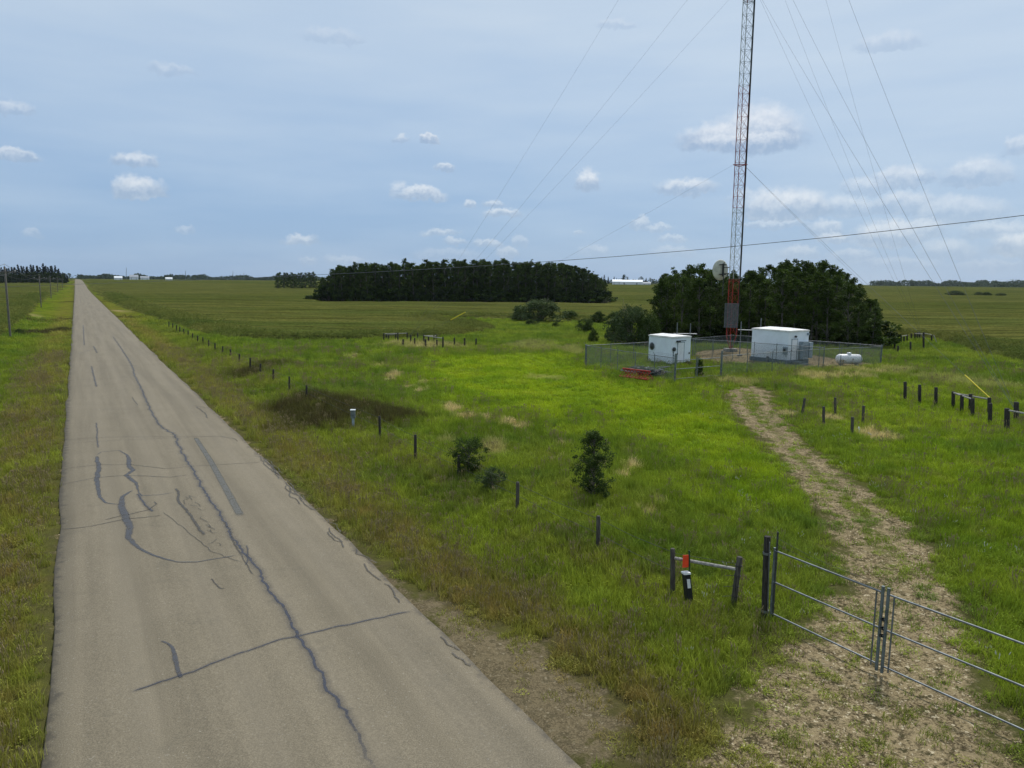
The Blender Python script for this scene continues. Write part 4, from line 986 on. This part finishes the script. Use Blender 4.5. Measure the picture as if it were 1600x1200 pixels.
# single overhead line crossing the whole view
X_ = [-200, 0, 125, 400, 500, 600, 800, 900, 1000, 1100, 1150, 1200, 1400, 1600, 1800]; Y_ = [455, 450, 446, 431.5, 427, 423, 414, 407.5, 399, 390, 384.5, 379, 357.5, 335.5, 311]
cf = np.polyfit(X_, Y_, 4); A_ = place(1800, 34); Bq = place(-200, 170); PL = []
for j in range(33):
    f = j/32; p = A_.lerp(Bq, f**1.0); q = RM.transposed() @ (Vector((p.x, p.y, 8))-Vector((0, 0, CAMH))); sx_ = 800+F*q.x/-q.z
    tp = topat(Vector((p.x, p.y, 0)), sx_, float(np.polyval(cf, sx_))); PL.append(Vector((p.x, p.y, tp.z)))
mb = MB(); mb.tube(PL, .014, 5); tag(mb.build('overhead_line', M['guy']), 'single dark overhead line crossing the whole picture above the compound', 'overhead line')

# ------------------------------------------------------------------ guyed lattice mast
mb0 = at(1141, 549); mast = empty('lattice_mast', mb0, 'tall red and white lattice radio mast with guy wires rising between the two white shelters', 'radio mast')
lvl = [topat(mb0, 1160, y_).z-mb0.z for y_ in (258, -22, -115, -358)]
HM = lvl[3]+3; Rm = .66
legs = [Vector((cos(a)*Rm, sin(a)*Rm, 0)) for a in (radians(200), radians(320), radians(80))]
z = 2.0; seg = 1.25
bands = [(0, 8.5, 'red'), (8.5, 16.6, 'mastwhite'), (16.6, 30, 'redfade'), (30, 39, 'mastwhite'), (39, 48, 'redfade'), (48, HM, 'mastwhite')]
MB(mb0).box(mb0+Vector((0, 0, .12)), (1.3, 1.3, .45)).build('footing', M['concrete'], mast)
for z0, z1, mt in bands:
    mb = MB(mb0); s0 = max(z0, 1.9)
    for l in legs:
        if z0 == 0: mb.tube([mb0+Vector((0, 0, .3))+l*.15, mb0+l+Vector((0, 0, 1.9))], .05, 6)
        mb.tube([mb0+l+Vector((0, 0, s0)), mb0+l+Vector((0, 0, z1))], .042, 6)
    mb.build('leg', M[mt], mast); th = .75 if z0 == 0 else 1.1
    mb = MB(mb0); zz = s0; k_ = 0
    while zz < z1-.2:
        ze = min(zz+seg, z1)
        for i in range(3):
            a, b = legs[i], legs[(i+1) % 3]
            mb.tube([mb0+a+Vector((0, 0, zz)), mb0+b+Vector((0, 0, zz))], .016*th, 4)
            mb.tube([mb0+a+Vector((0, 0, zz)), mb0+b+Vector((0, 0, ze))], .013*th, 4); mb.tube([mb0+b+Vector((0, 0, zz)), mb0+a+Vector((0, 0, ze))], .013*th, 4)
        zz = ze; k_ += 1
    mb.build('bracing', M['galvdull' if mt == 'mastwhite' else mt], mast)
mb = MB(mb0)                                                     # coax bundle up the right leg, beginning at the ice bridge
for k_ in range(4):
    o = legs[1]*1.02+Vector((.06*(k_ % 2)+.02, -.05*(k_//2)-.05, 0)); mb.tube([mb0+o+Vector((0, 0, 8.6 if k_ else 3.0)), mb0+o+Vector((0, 0, HM-1))], .04, 5)
mb.build('cable_bundle', M['cable'], mast)
A1_, A2_ = at(645, 536), at(637, 533); B1_, B2_ = at(1549, 634), at(1586, 652); C1_, C2_ = at(1437, 533), at(1443, 536)
ends = [(A1_, A2_), (B1_, B2_), (C1_, C2_)]
mb = MB(mb0)
for z_ in lvl:
    for i in range(3): mb.tube([mb0+legs[i]*1.35+Vector((0, 0, z_)), mb0+legs[(i+1) % 3]*1.35+Vector((0, 0, z_))], .05, 5)
mb.build('guy_collar', M['redfade'], mast)
def gpt(att, an, t, sag): p = an.lerp(att, t); return p-Vector((0, 0, sag*4*t*(1-t)))
for (a1, a2) in ends:
    for k_, z_ in enumerate(lvl):
        an = (a1 if k_ == 0 else a2)+Vector((0, 0, .4)); d = Vector((an.x-mb0.x, an.y-mb0.y, 0)).normalized()
        att = mb0+d*.8+Vector((0, 0, z_)); sg = .2+.35*k_
        MB(mb0).tube([gpt(att, an, j/14, sg) for j in range(15)], .009, 4, cap=False).build('guy_wire', M['guy'], mast)
def proj(p):
    q = RM.transposed() @ (p-Vector((0, 0, CAMH))); return 800+F*q.x/-q.z, 600-F*q.y/-q.z
for an, p0, p1, lb in ((A1_, (704, 498), (727, 484), 'yellow guy wire guard far off in the left meadow'), (B1_, (1546, 625), (1507.5, 587), 'yellow guy wire guard slanting up from the right anchor posts')):
    an = an+Vector((0, 0, .4)); d = Vector((an.x-mb0.x, an.y-mb0.y, 0)).normalized(); att = mb0+d*.8+Vector((0, 0, lvl[0]))
    ts = [min(np.arange(0, .5, .002), key=lambda t: abs(proj(gpt(att, an, t, .2))[0]-p[0])) for p in (p0, p1)]
    q0 = gpt(att, an, ts[0], .2); o = MB(q0).tube([q0, gpt(att, an, ts[1], .2)], .055 if lb.startswith('yellow guy wire guard far') else .04, 6).build('guy_guard', M['yellow']); o.location = q0
    tag(o, lb, 'guy guard', 'yellow guards on the guy wires')
# antennas and gear on the mast
c = topat(mb0, 1128.5, 422); f_ = Vector((-mb0.x, -mb0.y, 0)).normalized(); sd_ = Vector((f_.y, -f_.x, 0)); sd_ = sd_ if sd_.x > 0 else -sd_
ax_ = (-(f_*.70)-sd_*.70+Vector((0, 0, .02))).normalized()           # boresight away from the road
R_ = 1.18
prof = [(.28*(r/R_)**2*1.0, r) for r in np.linspace(0, R_, 9)]
prof2 = prof+[(prof[-1][0]+.05, R_+.03), (prof[-1][0]+.05, R_-.02)]+[(a+.04, b*.985) for a, b in prof[::-1][1:]]
cm = c
dsh = MB(mb0).lathe(cm, ax_, prof2, 28).build('dish', M['dish'], mast)
h_ = ax_.cross(Vector((0, 0, 1))).normalized()
mb = MB(mb0)
mb.box(cm-ax_*.10, (.12, .10, 1.5), ax=h_); mb.box(cm-ax_*.09+Vector((0, 0, .62)), (1.05, .08, .12), ax=h_); mb.box(cm-ax_*.09-Vector((0, 0, .5)), (.95, .08, .12), ax=h_)
mb.tube([cm-ax_*.2+Vector((0, 0, .3)), mb0+legs[0]+Vector((0, 0, cm.z-mb0.z+.3))], .05, 6); mb.tube([cm-ax_*.2-Vector((0, 0, .4)), mb0+legs[0]+Vector((0, 0, cm.z-mb0.z-.4))], .05, 6)
mb.tube([cm-ax_*.25+Vector((0, 0, .9)), cm-ax_*.25-Vector((0, 0, 3.0))], .05, 6)
mb.build('dish_mount', M['darksteel'], mast)
p0, p1 = topat(mb0, 1133, 474), topat(mb0, 1152.5, 511)
cc = (p0+p1)/2+f_*.85; wd, hg = abs((p1-p0).dot(sd_)), abs(p1.z-p0.z)
mb = MB(mb0)
for k_ in range(26): mb.box(cc+f_*.03+Vector((0, 0, -hg/2+hg*(k_+.5)/26)), (wd*.97, .02, hg/26*.62), ax=sd_)
for k_ in range(7): mb.box(cc+sd_*wd*(-.45+.9*k_/6), (.035, .03, hg), ax=sd_)
for z_ in (-.5, .5): mb.box(cc+Vector((0, 0, z_*hg)), (wd+.06, .07, .07), ax=sd_)
for s_ in (-.5, -.17, .17, .5): mb.box(cc+f_*.05+sd_*wd*s_*.97, (.06, .05, hg), ax=sd_)
mb.build('grille_panel', M['panelgrey'], mast)
mb = MB(mb0)
for z_ in (.35, -.35): mb.tube([cc+Vector((0, 0, z_*hg)), cc-f_*.8+Vector((0, 0, z_*hg))], .04, 5)
mb.build('panel_bracket', M['galvdull'], mast)

# ------------------------------------------------------------------ shelters
def frame_from(pl, pc, pr):
    """corner c, left end l, right end r on the ground -> origin and unit axes of a rectangular box"""
    C0 = at(*pc); L0 = at(*pl); R0 = at(*pr); a = (L0-C0); a.z = 0; b = (R0-C0); b.z = 0
    # keep the right face direction as the mean of its own and the perpendicular of the left face
    ang = (atan2(b.y, b.x)+atan2(a.y, a.x)-pi/2)/2 if False else atan2(a.y, a.x)
    au = a.normalized(); bu = Vector((au.y, -au.x, 0)); bu = bu if bu.dot(b) > 0 else -bu
    return C0, au, bu
def end_len(C0, dirv, px):
    return min(np.arange(.3, 14, .02), key=lambda t: abs(proj(C0+dirv*t)[0]-px))
def shelter(name, pc, ang_left, xl, xr, ytop, label):
    C0 = at(*pc); au = Vector((cos(ang_left), sin(ang_left), 0)); bu = Vector((-au.y, au.x, 0)); bu = bu if bu.x > 0 else -bu
    la = end_len(C0, au, xl); lb = end_len(C0, bu, xr); H = topat(C0, proj(C0)[0], ytop).z-C0.z
    o = empty(name, C0, label, 'equipment shelter'); return o, C0, au, bu, la, lb, H
def wallbox(C0, au, bu, la, lb, z0, z1): return (C0+au*la/2+bu*lb/2+Vector((0, 0, (z0+z1)/2)), (la, lb, z1-z0))
# left shelter
o, C0, au, bu, la, lb, H = shelter('equipment_shelter', (1048, 572), radians(90)-AZR, 1012.7, 1077.8, 527, 'small white equipment shelter at the left of the compound with a round vent')
zf = .22
c, d = wallbox(C0, au, bu, la, lb, zf, H-.08)
mb = MB(C0); mb.box(c, d, ax=au)
for k_ in range(int(la/.3)): mb.box(C0+au*(k_+.5)*.3-bu*.006+Vector((0, 0, (zf+H)/2)), (.03, .012, H-zf-.1), ax=au)
mb.build('wall', M['white'], o)
mb = MB(C0); c2, d2 = wallbox(C0, au, bu, la, lb, H-.08, H+.02); mb.box(c2, (d2[0]+.12, d2[1]+.12, .10), ax=au)
q = C0+au*la/2+bu*lb/2+Vector((0, 0, H+.05)); A = [q+au*s*(la/2+.04)+bu*t*(lb/2+.04) for s, t in ((-1, -1), (1, -1), (1, 1), (-1, 1))]; B_ = [q+Vector((0, 0, .16))+au*s*(la/2-.6)+bu*t*.05 for s, t in ((-1, 0), (1, 0))]
mb.add(A+B_, [(0, 1, 5, 4), (1, 2, 5), (2, 3, 4, 5), (3, 0, 4)]); mb.build('roof', M['roofw'], o)
mb = MB(C0); c2, d2 = wallbox(C0, au, bu, la, lb, -.1, zf); mb.box(c2, (d2[0]-.1, d2[1]-.1, d2[2]), ax=au); mb.build('skid', M['skid'], o)
vc = C0+au*la*.84-bu*.05+Vector((0, 0, H*.62))
MB(C0).lathe(vc+bu*.06, -bu, [(0, .30), (.06, .32), (.12, .26), (.14, .22), (.10, .15), (.2, .12), (.22, .02)], 24).build('round_vent', M['darksteel'], o)
MB(C0).lathe(vc, -bu, [(.0, .38), (.04, .38), (.05, .32)], 24).build('vent_ring', M['galvdull'], o)
# door on the right face, and fittings
dn = -au
def onface(s, z, off=.0): return C0+bu*lb*s+dn*off+Vector((0, 0, z))
dr_ = MB(C0).box(onface(.48, zf+1.02, .02), (.88, .035, 2.0), ax=bu).build('door', M['doorw'], o)
mb = MB(C0)
for du in (-.17, .17): mb.box(onface(.48+du, zf+1.03, .03), (.05, .05, 2.1), ax=bu)
mb.box(onface(.48, zf+2.08, .03), (.98, .05, .05), ax=bu); mb.build('frame', M['acgrey'], dr_)
h = MB(C0).box(onface(.30, zf+.95, .06), (.06, .06, .16), ax=bu).build('handle', M['darksteel'], dr_)
MB(C0).box(onface(.32, H-.42, .10), (.42, .2, .16), ax=bu).build('door_light', M['darksteel'], o)
MB(C0).box(onface(.48, H-.36, .05), (1.25, .1, .05), ax=bu).build('drip_cap', M['galvdull'], o)
MB(C0).lathe(onface(.12, H*.58, .02), dn, [(0, .2), (.1, .2), (.13, .12), (.14, .01)], 16).build('exhaust_hood', M['darksteel'], o)
MB(C0).tube([onface(.10, H*.5, .04), onface(.10, .05, .04)], .035, 6).build('conduit', M['skid'], o)
MB(C0).box(onface(.93, H*.42, .04), (.12, .06, .16), ax=bu).build('junction_box', M['darksteel'], o)
MB(C0).box(C0+au*(la+.12)+bu*.4+Vector((0, 0, .38)), (.26, .6, .6), ax=au).build('side_cabinet', M['darksteel'], o)
# right shelter
o, C0, au, bu, la, lb, H = shelter('equipment_shelter', (1229.5, 569.5), radians(90)-AZR, 1173, 1261, 517.5, 'larger white equipment shelter on a dark skid with a door and wall air conditioners')
zf = .42
c, d = wallbox(C0, au, bu, la, lb, zf, H-.08)
mb = MB(C0); mb.box(c, d, ax=au)
for k_ in range(int(la/.4)): mb.box(C0+au*(k_+.5)*.4-bu*.006+Vector((0, 0, (zf+H)/2)), (.02, .012, H-zf-.1), ax=au)
mb.build('wall', M['white'], o)
mb = MB(C0); c2, d2 = wallbox(C0, au, bu, la, lb, H-.08, H+.02); mb.box(c2, (d2[0]+.12, d2[1]+.12, .10), ax=au)
q = C0+au*la/2+bu*lb/2+Vector((0, 0, H+.05)); A = [q+au*s*(la/2+.04)+bu*t*(lb/2+.04) for s, t in ((-1, -1), (1, -1), (1, 1), (-1, 1))]; B_ = [q+Vector((0, 0, .20))+au*s*(la/2-1.0)+bu*t*.05 for s, t in ((-1, 0), (1, 0))]
mb.add(A+B_, [(0, 1, 5, 4), (1, 2, 5), (2, 3, 4, 5), (3, 0, 4)]); mb.build('roof', M['roofw'], o)
mb = MB(C0); c2, d2 = wallbox(C0, au, bu, la, lb, -.1, zf); mb.box(c2, (d2[0]+.1, d2[1]+.3, d2[2]), ax=au); mb.build('skid', M['skid'], o)
MB(C0).box(C0+au*(la+.2)+bu*lb*.5+Vector((0, 0, H*.45)), (.4, lb*.6, H*.62), ax=au).build('side_cabinet', M['white'], o)
dn = -bu
def onl(s, z, off=0.): return C0+au*la*s-bu*off+Vector((0, 0, z))
dn2 = -au
def onr(s, z, off=0.): return C0+bu*lb*s+dn2*off+Vector((0, 0, z))
dr_ = MB(C0).box(onr(.30, zf+1.02, .025), (.82, .04, 2.05), ax=bu).build('door', M['doorw'], o)
mb = MB(C0)
for du in (-.135, .135): mb.box(onr(.30+du, zf+1.03, .03), (.05, .05, 2.12), ax=bu)
mb.box(onr(.30, zf+2.10, .03), (.92, .05, .05), ax=bu); mb.build('frame', M['acgrey'], dr_)
MB(C0).box(onr(.16, zf+.95, .07), (.05, .07, .16), ax=bu).build('handle', M['darksteel'], dr_)
MB(C0).box(onr(.30, zf+1.25, .05), (.34, .01, .22), ax=bu).build('notice', M['label'], dr_)
MB(C0).lathe(onr(.32, zf+2.35, .0), dn2, [(0, .11), (.12, .11), (.2, .08), (.22, .01)], 12).build('door_light', M['darksteel'], o)
MB(C0).box(onl(.04, zf+.95, .14), (.42, .26, .75), ax=au).build('meter_box', M['acgrey'], o)
MB(C0).lathe(onl(.04, zf+1.05, .26), dn, [(0, .13), (.1, .13), (.13, .05)], 14).build('meter', M['black'], o)
MB(C0).box(onl(.50, zf+.45, .04), (.55, .06, .7), ax=au).build('vent_louvre', M['doorw'], o)
MB(C0).box(onl(.50, .32, .12), (.2, .2, .6), ax=au).build('bracket', M['galv'], o)
ac = MB(C0).box(onr(.66, zf+.95, .28), (.82, .5, 1.75), ax=bu).build('air_conditioner', M['acgrey'], o)
mb = MB(C0)
for k_ in range(9): mb.box(onr(.66, zf+.35+.14*k_, .54), (.66, .02, .05), ax=bu)
mb.build('grille', M['skid'], ac)
ac = MB(C0).box(onr(.93, zf+.95, .30), (.5, .52, 1.6), ax=bu).build('air_conditioner', M['acgrey'], o)
MB(C0).box(onr(.93, H-.35, .1), (.2, .2, .22), ax=bu).build('flood_light', M['acgrey'], o)
MB(C0).tube([onr(.52, zf+1.1, .05), onr(.52, .1, .05)], .03, 6).build('conduit', M['galv'], o)
mb = MB(C0); s_ = onr(.30, 0, .65); mb.box(s_+Vector((0, 0, .16)), (1.1, .9, .30), ax=bu); mb.box(onr(.30, .06, 1.25), (1.1, .3, .14), ax=bu); mb.build('step', M['galvdull'], o)
SHR = (C0, au, bu, la, lb, H)
# cable bridges
def bridge(name, pa, pb, za, label, posts, tall):
    A_, B_ = pa, pb; o = empty(name, A_, label, 'cable bridge'); mb = MB(A_)
    d = (B_-A_); d.z = 0; dn_ = Vector((-d.y, d.x, 0)).normalized()
    for s_ in (-.2, .2): mb.tube([A_+dn_*s_+Vector((0, 0, za)), A_+d+dn_*s_+Vector((0, 0, za))], .05, 6)
    k_ = int(d.length/.4)
    for j in range(k_+1): mb.tube([A_+d*j/k_+dn_*.22+Vector((0, 0, za)), A_+d*j/k_-dn_*.22+Vector((0, 0, za))], .02, 4)
    mb.build('tray', M['galv'], o)
    for f, h in posts: q = A_+d*f; MB(A_).tube([q-Vector((0, 0, .3)), q+Vector((0, 0, h))], .06, 8).build('post', M['galv'], o); MB(A_).box(q+Vector((0, 0, .05)), (.45, .45, .25)).build('footing', M['concrete'], o)
    return o
pA = at(1051, 556); pB = at(1087, 556); zt = topat(pA, 1056, 521.5).z-pA.z
bridge('cable_bridge', pA, pB, zt, 'galvanised cable bridge with two tall posts behind the left shelter', [(.15, zt+1.25), (.72, zt+1.15)], 1)
pA = at(1151, 556); pB = at(1176, 557); zt = topat(pA, 1160, 515.5).z-pA.z
bridge('cable_bridge', pA, pB, zt, 'galvanised cable bridge between the mast and the right shelter', [(.18, zt+.9)], 1)
q = at(1186, 558); wp_ = MB(q).tube([q, q+Vector((0, 0, topat(q, 1184, 497).z-q.z))], .05, 8).build('pipe_mast', M['galv']); wp_.location = q; tag(wp_, 'slim galvanised pipe rising behind the left end of the right shelter', 'pipe')

# ------------------------------------------------------------------ chain link fence
def chain(name, P0, P1, nseg, label, H=2.0, arms=True, thick=None, postr=.032, dz0=0):
    P0, P1 = Vector(P0), Vector(P1); o = empty(name, P0, label, 'chain link fence'); d = P1-P0; L = Vector((d.x, d.y, 0)).length; du = Vector((d.x, d.y, 0)).normalized(); nn = Vector((-du.y, du.x, 0))
    def g(t): p = P0+d*t; p.z = gz(p.x, p.y); return p
    for j in range(nseg+1):
        b = g(j/nseg); r = .05 if j in (0, nseg) else postr
        mb = MB(P0); mb.tube([b-Vector((0, 0, .2)), b+Vector((0, 0, H+.03))], r, 8); mb.lathe(b+Vector((0, 0, H+.03)), (0, 0, 1), [(0, r*1.15), (.04, r*.9), (.06, .003)], 8)
        if arms: mb.tube([b+Vector((0, 0, H)), b+Vector((0, 0, H+.28))-nn*.2*(1)], .018, 5)
        mb.build('post', M['galvdull'], o)
    MB(P0).tube([g(j/nseg)+Vector((0, 0, H-.03)) for j in range(nseg+1)], .026, 6).build('top_rail', M['galv'], o)
    if arms:
        mb = MB(P0)
        for k_ in range(2): mb.tube([g(j/nseg)+Vector((0, 0, H+.13+.13*k_))-nn*(.09+.1*k_) for j in range(nseg+1)], .006, 4, cap=False)
        mb.build('barbed_wire', M['wire'], o)
    # woven wire: two sets of slanting strands
    V = []; Fs = []; st_ = .075; hw = .0032
    for sgn in (1, -1):
        s_ = -H
        while s_ < L+H:
            a0 = s_; a1 = s_+sgn*(H-.05)
            lo, hi = min(a0, a1), max(a0, a1); c0, c1 = max(lo, 0), min(hi, L)
            if c1 > c0+.02:
                z0 = abs(c0-a0) if sgn == 1 else abs(a0-c0); z1 = abs(c1-a0) if sgn == 1 else abs(a0-c1)
                pa = g(c0/L)+Vector((0, 0, z0+.03)); pb = g(c1/L)+Vector((0, 0, z1+.03)); t = (pb-pa).normalized(); w = nn; w2 = t.cross(nn); b = len(V)
                for p in (pa, pb): V += [tuple(p-P0+w*hw), tuple(p-P0-w*hw*.5+w2*hw*.9), tuple(p-P0-w*hw*.5-w2*hw*.9)]
                Fs += [(b, b+1, b+4, b+3), (b+1, b+2, b+5, b+4), (b+2, b, b+3, b+5)]
            s_ += st_
    link('mesh', npmesh('chain_mesh', V, Fs), M['galvdull'], o)
    return o
K1 = at(914.5, 571.5); K2 = at(1053.5, 597); K3 = at(1376, 571); Kg = at(1125.5, 590.5); K4 = at(1142, 550)
chain('chain_link_fence', K1, K2, 5, 'front left side of the chain link fence, with angled barbed wire arms', 2.0)
chain('chain_link_fence', Kg, K3, 7, 'front right side of the chain link fence past the right shelter', 1.95)
chain('chain_link_fence', K1+Vector((.1, .1, 0)), K4, 7, 'rear left side of the chain link fence behind the left shelter', 2.0, False)
chain('chain_link_fence', K4, K3+Vector((0, .12, 0)), 8, 'rear right side of the chain link fence behind the tank', 2.0, False)
q0, q1 = at(1082, 558), at(1286, 575)
chain('chain_link_fence', q0, q1, 6, 'inner chain link fence running in front of the mast and the right shelter', 2.0, False)
# compound gate of pipe rails
for k_, (a, b, lb) in enumerate(((K2, at(1087, 594), 'left pipe leaf of the compound gate'), (Kg, at(1089, 593.7), 'right pipe leaf of the compound gate'))):
    a = a+(b-a).normalized()*.12; o = empty('compound_gate', a, lb+' between its tall posts', 'gate', 'leaves of the compound gate')
    for z_ in (.25, 1.05, 1.75): MB(a).tube([a+Vector((0, 0, z_)), b+Vector((0, 0, z_))], .028, 6).build('rail', M['galvdull'], o)
    MB(a).tube([b+Vector((0, 0, .1)), b+Vector((0, 0, 1.95))], .035, 6).build('stile', M['galvdull'], o)
for q, lb in ((K2, 'left tall steel post of the compound gate'), (Kg, 'right tall steel post of the compound gate')):
    p = q+Vector((.03, -.05, 0)); o = MB(p).tube([p-Vector((0, 0, .2)), p+Vector((0, 0, 2.35))], .085, 8).build('gate_post', M['galvdull']); o.location = p; tag(o, lb, 'gate post', 'compound gate posts')

# ------------------------------------------------------------------ propane tank
a, b = at(1313.5, 571), at(1345, 570.5); c = (a+b)/2; L = 2.55; ax_ = Vector((cos(radians(-4)), sin(radians(-4)), 0)); R_ = .49
c = at(1329, 572)+Vector((0, .5, 0)); tk = empty('propane_tank', c, 'white horizontal propane tank with a small dome inside the fence', 'propane tank')
c0 = c+Vector((0, 0, .66))
pr_ = [(-L/2, .01)]+[(-L/2+R_*.8*(1-cos(t)), R_*sin(t)) for t in np.linspace(.25, pi/2, 7)]; pr_ = pr_+[(-a_2, b_2) for a_2, b_2 in pr_[::-1]]
MB(c).lathe(c0, ax_, pr_, 28).build('vessel', M['tank'], tk)
MB(c).lathe(c0+Vector((0, 0, R_-.05)), (0, 0, 1), [(0, .22), (.16, .22), (.22, .16), (.24, .01)], 18).build('dome', M['tank'], tk)
for s_ in (-.75, .75): MB(c).box(c+ax_*s_+Vector((0, 0, .1)), (.18, .75, .34), ax=ax_).build('saddle', M['concrete'], tk)
mb = MB(c); q = c0+ax_*.2
ny = Vector((ax_.y, -ax_.x, 0)); ny = ny if ny.y < 0 else -ny
def onT(u_, a_3): return c0+ax_*u_+(ny*cos(a_3)+Vector((0, 0, 1))*sin(a_3))*(R_+.006)
mb.add([onT(.22, -.30), onT(.34, 0), onT(.22, .30), onT(.10, 0)], [(0, 1, 2, 3)]); mb.build('emblem', M['darksteel'], tk)
mb = MB(c); mb.add([onT(.22, -.08)+ny*.006, onT(.27, .06)+ny*.006, onT(.22, .2)+ny*.006, onT(.17, .06)+ny*.006], [(0, 1, 2, 3)]); mb.build('emblem_mark', M['red'], tk)

# ------------------------------------------------------------------ scrap pile by the fence
p = at(995, 590); sp = empty('mast_section', at(973, 588), 'old red lattice mast section lying in the grass outside the fence', 'scrap metal')
o0 = sp.location.copy(); a, b = at(973, 587, .3), at(1016, 592.5, .3); mb = MB(o0); d = (b-a).normalized(); n1 = Vector((-d.y, d.x, 0)); up = Vector((0, 0, 1))
lg = [n1*.40, -n1*.40, up*.62]
for l in lg: mb.tube([a+l, b+l], .065, 6)
m_ = 9
for j in range(m_):
    for i in range(3):
        l, r = lg[i], lg[(i+1) % 3]; mb.tube([a.lerp(b, j/m_)+l, a.lerp(b, (j+1)/m_)+r], .035, 4)
mb.build('lattice', M['red'], sp)
q = at(1004, 588); pl_ = empty('scrap_pile', q, 'tangle of pale pipes and rods heaped against the chain link fence', 'scrap metal'); mb = MB(q)
for j in range(44):
    s_ = q+Vector((random.uniform(-2, 1.5), random.uniform(-.3, .6), random.uniform(.25, .75))); a = random.gauss(0, .5); ln = random.uniform(.5, 1.4)
    mb.tube([s_, s_+Vector((cos(a)*ln, sin(a)*ln*.5, random.uniform(-.1, .25)))], random.uniform(.025, .045), 5)
mb.build('pipes', M['galv'], pl_)
q = at(1017, 590); pl_ = empty('cable_heap', q, 'dark heap of old cable and tarp beside the pale scrap', 'cable heap'); mb = MB(q)
for j in range(26):
    c_ = q+Vector((random.uniform(-.7, .6), random.uniform(-.3, .3), .15)); r_ = random.uniform(.35, .75); tl = random.uniform(-.5, .5); zz = random.uniform(0, .35)
    mb.tube([c_+Vector((r_*cos(t), r_*.7*sin(t), zz+tl*r_*sin(t)*.6+.1*abs(cos(t)))) for t in np.linspace(0, 5.8, 14)], .055, 5)
mb.build('coils', M['black'], pl_)

# ------------------------------------------------------------------ distant farm buildings
def barn(px0, px1, D, hgt, depth, label, roof='farmwhite', lean=False):
    A_, B_ = place(px0, D), place(px1, D); c = (A_+B_)/2; d = (B_-A_); d.z = 0; w = d.length; dx = d.normalized(); dy = Vector((-dx.y, dx.x, 0)); o = empty('farm_building', c, label, 'farm building')
    MB(c).box(c+dy*depth/2+Vector((0, 0, hgt*.3)), (w, depth, hgt*.6), ax=dx).build('wall', M['farmwhite'], o)
    z0 = hgt*.6; q = [c+dx*s*w/2+dy*t+Vector((0, 0, z)) for s in (-1.02, 1.02) for t, z in ((-.4, z0), (depth/2, hgt), (depth+.4, z0))]
    mb = MB(c); mb.add(q, [(0, 3, 4, 1), (1, 4, 5, 2), (0, 1, 2), (3, 5, 4)]); mb.build('roof', M[roof], o)
    mb = MB(c)
    for s_ in (-.3, .25): mb.box(c+dx*w*s_-dy*.05+Vector((0, 0, hgt*.22)), (w*.06, .1, hgt*.44), ax=dx)
    mb.build('door', M['farmgrey'], o)
barn(968, 1004, 900, 6.5, 18, 'long white barn seen far off between the wood and the bluff')
barn(956.5, 971, 880, 6.8, 12, 'smaller white shed at the left end of the far white barn')
barn(1004, 1017, 910, 4, 10, 'low grey roofed shed right of the far white barn', 'farmgrey')
barn(179, 192, 1250, 6, 10, 'low white farm building on the horizon, leftmost near the road', 'farmwhite')
barn(203, 217, 1400, 9, 12, 'grey roofed farm building on the horizon right of the low white one', 'farmgrey')
barn(220, 234, 1450, 7, 12, 'pale farm shed on the horizon, third from the road', 'farmgrey')
barn(259, 270, 1300, 5, 10, 'small white farm shed on the horizon, farthest right of the group')
for px, yt, lb in ((197.5, 418, 'thin tall mast on the horizon above the white farm building'), (290, 423, 'thin mast on the horizon right of the farm group'), (364, 424, 'faint thin mast on the horizon above the field'), (381, 426, 'faint thin mast on the horizon, right of the others')):
    p = place(px, 1500); t = topat(p, px, yt); o = MB(p).tube([p, t], [.5, .3], 5).build('distant_mast', M['galvdull']); o.location = p; tag(o, lb, 'mast', 'thin masts on the horizon')

# ------------------------------------------------------------------ haze
hz = MB(); hz.box((0, 3700, 60), (14000, 11000, 240)); 
hm = bpy.data.materials.new('haze_air'); hm.use_nodes = True; T = NT(hm.node_tree); T.n.clear(); ho = T.new('ShaderNodeOutputMaterial')
pv = T.new('ShaderNodeVolumePrincipled'); pv.inputs['Color'].default_value = (.72, .84, 1, 1); pv.inputs['Density'].default_value = .000032; pv.inputs['Anisotropy'].default_value = .2
T.l.new(pv.outputs[0], ho.inputs['Volume'])
HAZE = True
if HAZE: tag(hz.build('haze', hm), kind='stuff', label='thin pale blue air over the far fields', cat='haze')
scene.cycles.volume_bounces = 0
print('objects', len(bpy.data.objects))
